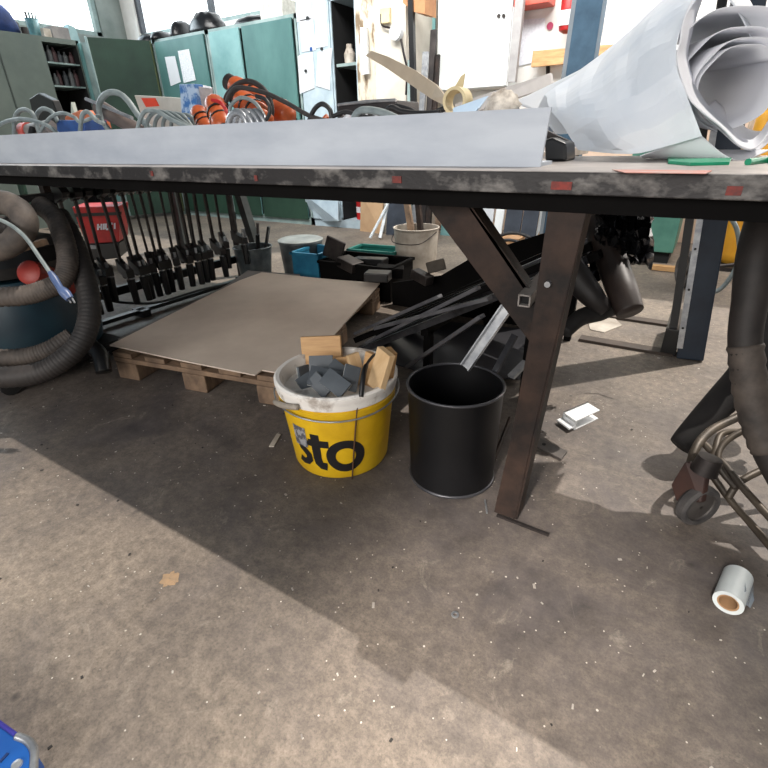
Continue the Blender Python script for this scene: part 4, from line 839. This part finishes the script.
# dark bags / sheets standing at the back, seen under the bench
bgm = mat('bluegrey_dark', (58, 66, 78), (38, 44, 54), .7, 0, 5)
for i, (a_, b_, c_, m_, lab) in enumerate(((386, 410, 4.3, bgm, 'dark grey sheet standing behind the white pail'), (464, 476, 4.4, frame_g, 'leftmost pale sheet of the row at the wall'), (478, 490, 4.42, mat('pale_grey_sheet', (196, 200, 204), (176, 180, 186), .6), 'second pale sheet of the row at the wall'), (492, 500, 4.38, white_p, 'narrow white sheet of the row at the wall'), (502, 518, 4.3, bgm, 'left dark blue-grey sheet at the wall'), (519, 534, 4.3, bgm, 'right dark blue-grey sheet at the wall'), (535, 550, 4.4, white_p, 'white sheet right of the dark pair'), (440, 456, 4.5, teal_l, 'pale blue sheet leaning behind the brace'))):
    xa, xb = P(a_, 240, y=c_).x, P(b_, 240, y=c_).x
    obj('upright_sheet', MB().prism([(xa, c_, 0), (xb, c_, 0), (xb+.02, c_+.12, .95), (xa+.02, c_+.12, .95)], (0, .02, 0)), m_, None, lab, 'sheet')
obj('cardboard_carton', MB().box(P(508, 244, y=3.9), (.22, .16, .12)), mat('carton', (190, 150, 112), (164, 124, 88), .8), None, 'small brown carton under coiled cable near the wall', 'carton')
obj('coiled_cable', MB().tube(px([(492, 244), (500, 236), (515, 233), (530, 238), (528, 244), (510, 240), (498, 242)], y=3.75, closed=False), .012, 8), cable_k, None, 'dark cable loop lying on the small brown carton', 'cable', smooth=True)
obj('tan_sheet', MB().prism([P(533, 245, y=3.4), P(552, 205, y=3.4), P(566, 205, y=3.4), P(562, 240, y=3.4)], (0, .03, 0)), tan, None, 'tan panel edge behind the bench leg', 'panel')

# ------------------------------------------------------------ steel stock pile under the bench
st = thing('stock_rack', 'low dark trestle carrying the steel bars', 'rack', (-.5, 1.85, 0))
for x_, z_ in ((-.82, .2), (-.42, .42)):
    for y_ in (1.62, 2.28): obj('rack_upright', MB().bar((x_, y_, 0), (x_, y_, z_), .03, .03, up=(0, 1, 0)), steel_under, st)
    obj('rack_arm', MB().bar((x_, 1.58, z_), (x_, 2.32, z_), .03, .03), steel_under, st)
sb = mat('stock_steel', (84, 84, 88), (46, 46, 50), .38, .6, 12)
n_ = 0
words = ['first', 'second', 'third', 'fourth', 'fifth', 'sixth', 'seventh', 'eighth', 'ninth', 'tenth', 'eleventh', 'twelfth', 'thirteenth', 'fourteenth']
for i in range(12):
    yy = 1.60+.058*i; zj = .012*(i % 3)
    obj('steel_bar', MB().bar((-1.2+.04*math.sin(i*2.3), yy, .02+zj), (-.27+.03*math.sin(i*1.7), yy-.04, .535+zj), .045, .025), sb if i in (0, 3, 7) else steel_under, None, '%s dark steel bar from the front in the sloping pile' % words[i], 'bar', 'steel bars sloping up under the bench')
for i, (a_, b_, c_, d_, y0, y1) in enumerate(((368, 342, 478, 288, 1.52, 1.42), (356, 333, 440, 296, 1.62, 1.55), (408, 366, 482, 316, 1.42, 1.35), (376, 328, 490, 298, 1.5, 1.4))):
    obj('flat_bar', MB().bar(P(a_, b_, y=y0), P(c_, d_, y=y1), .028, .012), mat('flat_grey', (120, 120, 124), (78, 78, 84), .4, .5), None, ['longest light-edged flat bar on the sloping pile', 'upper faint flat bar near the cardboard', 'lower flat bar ending behind the bin', 'short flat bar crossing the pile'][i], 'bar')
t = thing('steel_channel', 'bright U-shaped steel channel leaning into the black bin', 'steel profile', P(465, 370, y=1.12))
a, b = P(466, 368, y=1.1), P(507, 309, y=1.14)
obj('channel_web', MB().bar(a, b, .026, .003, up=(0, -1, .6)), galv, t)
dx = (b-a).normalized().cross(Vector((0, -1, .6))).normalized()
for s_ in (-1, 1): obj('channel_flange', MB().bar(a+dx*.013*s_+Vector((0, -.006, .004)), b+dx*.013*s_+Vector((0, -.006, .004)), .003, .014, up=(0, -1, .6)), galv, t)
a = P(524, 301, y=.985); b = P(549, 272, y=1.2)
t = thing('square_tube', 'short square steel tube poking out between leg and brace', 'steel profile', a)
dd = (b-a).normalized(); x_ = dd.cross(Vector((0, 0, 1))).normalized(); u_ = x_.cross(dd); mb = MB()
for q, w_, h_ in ((x_*.0115, .003, .026), (x_*-.0115, .003, .026), (u_*.0115, .026, .003), (u_*-.0115, .026, .003)): mb.bar(a+q, b+q, w_, h_)
obj('tube_wall', mb, mat('tube_grey', (150, 144, 140), (116, 112, 108), .5, .3), t); obj('tube_inside', MB().bar(a+dd*.012, b, .02, .02), blackin, t)
for i, (a_, b_, c_, d_, y_) in enumerate(((495, 372, 515, 335, 1.2), (511, 377, 526, 362, 1.1), (530, 330, 560, 290, 1.1))):
    obj('steel_offcut', MB().bar(P(a_, b_, y=y_), P(c_, d_, y=y_+.05), .02, .008), galv if i == 1 else sb, None, ['dull flat offcut behind the black bin', 'bright ribbed offcut beside the bench leg', 'dark offcut behind the leg'][i], 'offcut')
obj('dark_sheet', MB().prism([P(352, 352, z=.02), P(420, 372, z=.02), P(520, 380, z=.02), P(530, 330, z=.02), P(400, 318, z=.02)], (0, 0, .004)), mat('dark_plastic_sheet', (52, 52, 56), (36, 36, 40), .4, .1, 5), None, 'dark sheet lying on the floor under the steel bars', 'sheet')
bk_ = [P(a_, b_, y=2.36) for a_, b_ in ((392, 283), (440, 276), (478, 254), (548, 232), (566, 238))]
obj('dark_sheet', MB().prism([(bk_[0].x, 2.36, 0)]+bk_[:4]+[(bk_[3].x+.02, 2.36, 0)], (0, .02, 0)), steel_under, None, 'dark plate standing behind the pile of bars', 'plate')
# rolled tarp and bags at the right end of the pile
hs('rolled_tarp', [(590, 196, 1.6), (601, 230, 1.56), (612, 262, 1.52), (622, 290, 1.46), (630, 312, 1.43)], [.045, .046, .045, .044, .038], brownd, 'dark brown rolled tarp hanging out of the pile', 'tarp')
hs('rolled_tarp', [(560, 250, 1.5), (575, 275, 1.48), (592, 296, 1.46), (606, 310, 1.46)], [.05, .045, .035, .02], mat('tarp_black', (32, 28, 28), (18, 16, 16), .55, 0, 7, .3), 'black cloth roll tucked beside the brown tarp', 'tarp')
hs('black_hose', [(565, 332, 1.46), (580, 318, 1.48), (600, 312, 1.5), (615, 308, 1.52)], [.02, .026, .028, .02], rubber, 'black hose end beneath the tarp near the bench leg', 'hose')
def crumple(name, pts, label, m, t0, t1, nn=7):
    """crumpled hanging plastic"""
    mb = MB(); rows = []
    for j in range(nn*2):
        f_ = j/(nn*2-1); row = []
        for i in range(nn*2+4):
            g = i/(nn*2+3)
            x = pts[0][0]+(pts[1][0]-pts[0][0])*g; top_, bot_ = pts[0][1], pts[2][1]+(pts[1][2]-pts[2][1])*g
            xx = x+random.uniform(-2.2, 2.2)+(1-f_)*0; y_ = top_+(bot_-top_)*f_+random.uniform(-3, 3)
            row.append(P(xx+f_*pts[3], y_, t=t0+(t1-t0)*g+random.uniform(-.03, .03)))
        rows.append(row)
    mb.sheet(rows); return obj(name, mb, m, None, label, 'bag', solid=.002)
crumple('plastic_bag', [(596, 198), (652, 198, 268), (0, 240), 0], 'crumpled shiny black plastic hanging under the bench', bags, 1.5, 1.45)
crumple('plastic_bag', [(588, 215), (638, 215, 262), (0, 285), 4], 'second crumpled black bag behind the brown tarp', bags, 1.66, 1.64)

# ------------------------------------------------------------ clamp rack
RX = -2.6
cr_ = thing('clamp_rack', 'black steel rack with rails carrying a row of clamps', 'rack', (RX, 1.8, 0))
obj('top_rail', MB().span((RX-.03, 1.05, .655), (RX+.03, 2.34, .685)), black_p, cr_)
obj('lower_rail', MB().span((RX-.05, 1.2, .14), (RX-.02, 2.36, .185)), black_p, cr_)
obj('foot_rail', MB().span((RX-.02, 1.25, .02), (RX+.02, 2.36, .04)), black_p, cr_)
for yy in (1.25, 2.34): obj('rack_post', MB().box((RX-.06, yy, .33), (.03, .03, .66)), black_p, cr_)
obj('rack_foot', MB().box((RX, 1.52, .02), (.1, .05, .04)), black_p, cr_); obj('rack_foot', MB().box((RX, 2.3, .02), (.1, .05, .04)), black_p, cr_)
def clamp():
    t = thing('bar_clamp', 'x', 'clamp', (0, 0, 0), 'clamps hanging in a row on the rack')
    obj('bar', MB().box((0, 0, -.19), (.012, .03, .46)), steel_dark, t)
    obj('fixed_jaw', MB().prism([(-.016, .02, .055), (-.016, .02, -.02), (-.016, -.02, -.01), (-.016, -.115, .008), (-.016, -.125, .03), (-.016, -.1, .05)], (.032, 0, 0)), black_p, t)
    sj = obj('sliding_jaw', MB().prism([(-.018, .025, -.32), (-.018, .025, -.385), (-.018, -.05, -.40), (-.018, -.125, -.40), (-.018, -.125, -.36), (-.018, -.03, -.34)], (.036, 0, 0)), black_p, t)
    obj('screw', MB().cyl((0, -.1, -.33), (0, -.1, -.43), .008, seg=8), galv, sj)
    obj('grip', MB().cyl((0, -.1, -.41), (0, -.1, -.54), .021, .017, 10), black_p, sj)
    return t
c0 = clamp(); ys = [1.24, 1.31, 1.36, 1.44, 1.50, 1.55, 1.60, 1.65, 1.70, 1.77, 1.83, 1.88, 1.93, 1.99, 2.06, 2.14, 2.24]
ordw = ['first', 'second', 'third', 'fourth', 'fifth', 'sixth', 'seventh', 'eighth', 'ninth', 'tenth', 'eleventh', 'twelfth', 'thirteenth', 'fourteenth', 'fifteenth', 'sixteenth', 'last']
for i, yy in enumerate(ys):
    loc = (RX+.045, yy, .66); rot = (random.uniform(-.05, .05), random.uniform(-.05, .03), math.radians(random.uniform(50, 80)))
    lab = 'black clamp hanging on the rack, %s in the row from the left' % ordw[i]
    if i == 0: o = c0; o.location = loc; o.rotation_euler = rot; o['label'] = lab
    else: o = dup(c0, loc, rot, lab)
    if i in (2, 15, 16):
        o.scale = (1, 1, .92)
# bright bars on a few clamps: separate steel rods behind
obj('rack_cable', MB().tube(px([(105, 300), (130, 303), (160, 302), (200, 290), (228, 284)], x=-2.5), .007, 8), cable_k, None, 'black cable hanging along the foot of the clamp rack', 'cable', smooth=True)
# red case behind
a, b = P(72, 208, y=2.4), P(119, 240, y=2.4)
rc = Vector((-3.85, 2.0, 0)); k_ = .86
def rp(x, y, yy=2.05): return P(x, y, y=yy)
t = thing('red_tool_case', 'red tool case with white lettering behind the clamp rack', 'tool case', rp(98, 262))
obj('case_body', MB().prism([rp(86, 244), rp(119, 242), rp(119, 206), rp(72, 207)], (-.2, .2, 0)), redp, t, bevel=.006)
obj('case_base', MB().prism([rp(84, 262), rp(120, 258), rp(119, 243), rp(84, 245)], (-.2, .2, 0)), black_p, t, bevel=.006)
obj('case_band', MB().prism([rp(74, 213.5, 2.045), rp(119, 212, 2.045), rp(119, 215, 2.045), rp(75, 217, 2.045)], (0, .02, 0)), black_p, t)
obj('latch', MB().prism([rp(76, 250, 2.04), rp(86, 250, 2.04), rp(86, 247, 2.04), rp(76, 246, 2.04)], (0, .02, 0)), galv, t); obj('latch', MB().prism([rp(89, 249, 2.04), rp(97, 249, 2.04), rp(97, 246, 2.04), rp(89, 245, 2.04)], (0, .02, 0)), galv, t)
lt = MB()
def rl(u_, v_): return P(98+u_*17, 230-v_*6.0+u_*-1.0, y=2.043)
for s_ in ([(0, 0), (0, 1)], [(.2, 0), (.2, 1)], [(0, .5), (.2, .5)], [(.34, 0), (.34, 1)], [(.46, 1), (.46, .05), (.6, .05)], [(.64, .92), (.86, .92)], [(.75, .95), (.75, 0)], [(.98, 0), (.98, 1)]):
    a_, b_ = s_[0], s_[1]
    for p_, q_ in zip(s_, s_[1:]):
        hz = abs(p_[0]-q_[0]) > abs(p_[1]-q_[1]); w_ = (0, .17) if hz else (.055, 0)
        lt.sheet([[rl(p_[0]-w_[0], p_[1]-w_[1]/1), rl(p_[0]+w_[0], p_[1]+w_[1])], [rl(q_[0]-w_[0], q_[1]-w_[1]), rl(q_[0]+w_[0], q_[1]+w_[1])]])
obj('lettering', lt, paper, t)
# bottles / goods seen above the rack
sheet_at([(60, 180), (75, 180), (79, 196), (64, 196)], 3.2, 'pale printed board seen above the clamp rack', mat('printed_board', (130, 150, 156), (96, 114, 122), .6, 0, 60), 'printed_board', 'board', th=.01)
sheet_at([(38, 186), (56, 184), (60, 192), (42, 194)], 3.0, 'small white sheet seen under the bench at the left', paper)
obj('green_bottle', MB().cyl(Vector((P(24, 205, y=2.2).x, 2.2, 0)), P(20, 180, y=2.2), .035, .03), greend, None, 'dark green tube standing under the bench at the left', 'tube')
obj('concrete_ledge', MB().prism([P(60, 196, y=3.4), P(130, 196, y=3.5), P(130, 183, y=3.5), P(60, 180, y=3.4)], (0, .3, 0)), mat('stone_grey', (132, 128, 120), (108, 104, 98), .9), None, 'grey low ledge behind the clamp rack', 'ledge') if False else None

# ------------------------------------------------------------ vacuum cleaner with hoses (left)
vc = Vector((-2.38, .88, 0))
t = thing('shop_vacuum', 'large dark teal industrial vacuum cleaner at the left edge', 'vacuum cleaner', vc)
obj('drum', MB().lathe([(.2, .08), (.26, .1), (.27, .14), (.27, .38), (.25, .42), (.1, .425), (.01, .425)], vc, 48), vacteal, t, smooth='auto')
obj('motor_head', MB().lathe([(.2, .426), (.27, .44), (.275, .48), (.24, .53), (.12, .56), (.01, .565)], vc, 48), black_p, t, smooth='auto')
c = P(32, 273, t=1.93); dirn = Vector((-c.x+0, -c.y, 0)).normalized()
c = vc+Vector((dirn.x, dirn.y, 0))*.27; c = P(31, 273, t=1.74)
obj('red_knob', MB().tube([c+_fw*.2, c+_fw*.01, c-_fw*.012, c-_fw*.02], [.045, .045, .042, .028], 24), mat('knob_red', (150, 42, 30), (126, 32, 24), .5), t, smooth='auto')
obj('chassis', MB().span((vc.x-.26, vc.y-.26, .05), (vc.x+.27, vc.y+.26, .09)), black_p, t, bevel=.02)
for dx, dy in ((.2, -.22), (-.2, -.2), (.22, .22), (-.2, .2)):
    wq = vc+Vector((dx, dy, .035)); obj('castor', MB().cyl(wq+Vector((-.014, 0, 0)), wq+Vector((.014, 0, 0)), .034), rubber, t, smooth='auto')
def rib(pts, r, m, label, n=26, amp=.05, name='vacuum_hose'):
    p = px(pts, n); rs = [r*(1+amp*math.sin(i*PI*.75)) for i in range(len(p))]
    return obj(name, MB().tube(p, rs, 16), m, None, label, 'hose', 'vacuum hoses at the left edge', smooth=True)
rib([(-30, 210, 1.6), (-8, 203, 1.58), (8, 204, 1.56), (22, 214, 1.55), (24, 228, 1.55), (12, 243, 1.56), (-6, 250, 1.58), (-30, 252, 1.6)], .038, hose_m, 'smooth grey-brown hose loop at the top left', 10, 0)
rib([(40, 205, 1.72), (55, 218, 1.7), (64, 240, 1.68), (68, 262, 1.67), (62, 280, 1.66), (44, 290, 1.64), (20, 296, 1.62), (-20, 297, 1.6)], .032, hose_m, 'ribbed hose curling below the red knob', 22, .06)
rib([(58, 215, 1.75), (72, 240, 1.74), (84, 275, 1.72), (90, 310, 1.7), (82, 340, 1.68), (60, 362, 1.66), (30, 375, 1.64), (-20, 378, 1.62)], .036, hose_d, 'outermost thick dark hose sweeping down the left side', 22, .04)
rib([(72, 336, 1.76), (48, 350, 1.73), (22, 357, 1.71), (-20, 358, 1.7)], .03, hose_m, 'lowest inner ribbed hose beneath the teal drum', 22, .07)
rib([(-10, 222, 1.7), (8, 226, 1.7), (16, 222, 1.7)], .03, hose_d, 'short ribbed dark hose inside the top loop', 30, .08)
obj('wood_offcut', MB().bar(P(8, 252, t=1.72), P(47, 241, t=1.78), .04, .02), woodold, None, 'short wooden slat on top of the teal vacuum', 'slat')
t = thing('power_plug', 'grey lead with a pale blue plug hanging over the vacuum', 'plug', P(66, 290, t=1.48))
obj('lead', MB().tube(px([(-20, 214, 1.5), (5, 222, 1.5), (24, 236, 1.49), (40, 258, 1.48), (51, 274, 1.48)]), .006, 8), cable_g, t, smooth=True)
obj('plug_body', MB().tube([P(50, 272, t=1.48), P(54, 278, t=1.48), P(60, 288, t=1.48), P(63, 291, t=1.48), P(66, 294, t=1.48), P(70, 299, t=1.48)], [.007, .011, .010, .014, .015, .012], 14), mat('plug_blue', (84, 104, 144), (64, 82, 120), .4), t, smooth='auto')
for o_ in (-2, 2): obj('pin', MB().cyl(P(70+o_, 298, t=1.48), P(73+o_, 303, t=1.48), .0025, seg=8), galv, t)
hs('rubber_bumper', [(90, 345, 1.95), (100, 355, 1.93), (104, 372, 1.92)], .03, black_p, 'small black rubber bumper beside the vacuum', 'bumper')

# ------------------------------------------------------------ blue case corner at bottom left
t = thing('blue_tool_case', 'bright blue case with a metal corner at the bottom left', 'tool case', (-.85, .0, 0))
h_ = .05
cc = [P(-60, 676, z=h_), P(22, 736, z=h_), P(34, 750, z=h_), P(30, 790, z=h_), P(-60, 790, z=h_)]
obj('case_body', MB().prism([Vector((q.x, q.y, 0)) for q in cc], (0, 0, h_)), bluep, t, bevel=.003)
ed = [P(-60, 680, z=h_+.001), P(16, 735, z=h_+.001)]; obj('edge_trim', MB().tube(ed, .0035, 8), mat('violet_trim', (60, 56, 150), (44, 40, 120), .4), t)
obj('metal_corner', MB().tube(spl([P(17, 736, z=h_), P(28, 741, z=h_), P(34, 750, z=h_), P(34, 765, z=h_), P(33, 790, z=h_)]), .006, 8), galv, t, smooth=True)
obj('rivet', MB().lathe([(.008, 0), (.007, .003), (.002, .004)], P(17, 765, z=h_), 14), galv, t)
obj('latch_groove', MB().bar(P(0, 762, z=h_+.001), P(8, 753, z=h_+.001), .004, .002), mat('deep_blue', (10, 40, 90), (8, 34, 80)), t)

# ------------------------------------------------------------ floor scraps
obj('paper_scrap', MB().prism([P(269, 447, z=.001), P(277, 434, z=.001), P(281, 435, z=.001), P(274, 447, z=.001)], (0, 0, .003)), paild, None, 'white torn scrap on the floor left of the yellow bucket', 'scrap')
t_ = P(455, 615, z=.001); mb = MB(); mb.sheet([[t_+Vector((r*math.cos(k*PI/10), r*math.sin(k*PI/10), z)) for k in range(20)] for r, z in ((.004, 0), (.008, 0), (.008, .002), (.004, .002), (.004, 0))], True)
obj('washer', mb, galv, None, 'small round washer lying on the open floor', 'washer')
obj('metal_splinter', MB().bar(P(485, 500, z=.003), P(487, 513, z=.003), .004, .004), galv, None, 'thin bright splinter beside the foot of the bench leg', 'splinter')
obj('fallen_pipe', MB().cyl(P(493, 462, z=.01), P(510, 418, z=.05), .006, seg=10), rusty, None, 'thin rusty rod leaning behind the black bin', 'rod')
mb = MB()
for i in range(300):
    qx, qy = random.uniform(-2.4, 1.2), random.uniform(.05, 2.6)
    if (qx-pc.x)**2+(qy-pc.y)**2 < .04 or (qx-bc.x)**2+(qy-bc.y)**2 < .03: continue
    s_ = random.choice((.002, .002, .003, .003, .005)); R = Matrix.Rotation(random.uniform(0, PI), 3, 'Z')
    mb.box((qx, qy, .0012), (s_*random.uniform(1, 3), s_, .002), R)
obj('metal_swarf', mb, mat('swarf', (196, 190, 180), (120, 114, 108), .6, 0, 3), None, 'pale chips of metal and plaster strewn over the concrete floor', 'debris', kind='stuff')
mb = MB()
for i in range(90):
    qx, qy = random.uniform(-2.4, 1.2), random.uniform(.05, 1.9)
    if (qx-pc.x)**2+(qy-pc.y)**2 < .04 or (qx-bc.x)**2+(qy-bc.y)**2 < .03: continue
    s_ = random.uniform(.003, .008); R = Matrix.Rotation(random.uniform(0, PI), 3, 'Z'); mb.box((qx, qy, .001), (s_, s_*.7, .0016), R)
obj('dark_crumbs', mb, mat('crumb', (58, 54, 52), (40, 38, 36), .9), None, 'dark crumbs of grime strewn over the concrete floor', 'debris', kind='stuff')

q_ = P(170, 579, z=0); mb = MB(); mb.sheet([[q_+Vector((rr*math.cos(k*PI/12)*(1+.25*math.sin(k*1.7)), rr*math.sin(k*PI/12)*(1+.2*math.cos(k*2.3)), hh)) for k in range(24)] for rr, hh in ((.001, .0022), (.012, .002), (.02, .0004))], True)
obj('sawdust_patch', mb, mat('ochre_stain', (158, 130, 100), (136, 116, 94), .9, 0, 60), None, 'small ochre stain on the sunlit floor left of centre', 'stain')
# ------------------------------------------------------------ light
wd = bpy.data.worlds.new('world'); bpy.context.scene.world = wd; wd.use_nodes = True
bg = wd.node_tree.nodes['Background']; bg.inputs[0].default_value = (.70, .85, 1.0, 1); bg.inputs[1].default_value = .18
def aim(o, d): o.rotation_euler = Vector(d).to_track_quat('-Z', 'Y').to_euler()
s = bpy.data.lights.new('skylight_sun', 'SUN'); s.energy = 3.7; s.angle = math.radians(.6); s.color = (1, .93, .85)
so = bpy.data.objects.new('skylight_sun', s); C.objects.link(so); so.location = (1, 2, 4); aim(so, (-.30, -.5, -.95))
def area(name, loc, d, sx, sy, e, col):
    l = bpy.data.lights.new(name, 'AREA'); l.shape = 'RECTANGLE'; l.size = sx; l.size_y = sy; l.energy = e; l.color = col
    o = bpy.data.objects.new(name, l); C.objects.link(o); o.location = loc; aim(o, d); return o
area('rear_window_light', (1.6, 4.9, 2.0), (-.35, -1, -.35), 2.4, 1.6, 75, (1, .93, .86))
rl_ = area('roof_light', (-1.5, 1.6, 4.2), (-.1, 1, -.55), 6, 1.5, 230, (1, .98, .95)); rl_.data.spread = math.radians(110)
fl_ = area('front_fill_light', (-.6, -2.4, 1.5), (-.1, 1, -.25), 3.2, 1.4, 56, (1, .95, .9)); fl_.data.spread = math.radians(130)  # unseen fill light added behind the camera to brighten front faces
area('left_window_light', (-7.1, 2.5, 2.7), (1, -.05, -.5), 4.5, 1.0, 60, (.75, .9, 1))
l = bpy.data.lights.new('floor_wedge_spot', 'SPOT'); l.energy = 1050; l.spot_size = math.radians(17); l.spot_blend = 1.; l.shadow_soft_size = .12; l.color = (1, .92, .84)  # unseen spot added to make the bright wedge on the floor
o = bpy.data.objects.new('floor_wedge_spot', l); C.objects.link(o); o.location = (-.05, -2.0, 2.4); aim(o, Vector((-.11, .58, 0))-Vector(o.location))
vs = bpy.context.scene.view_settings; vs.view_transform = 'Standard'; vs.look = 'None'; vs.exposure = .22
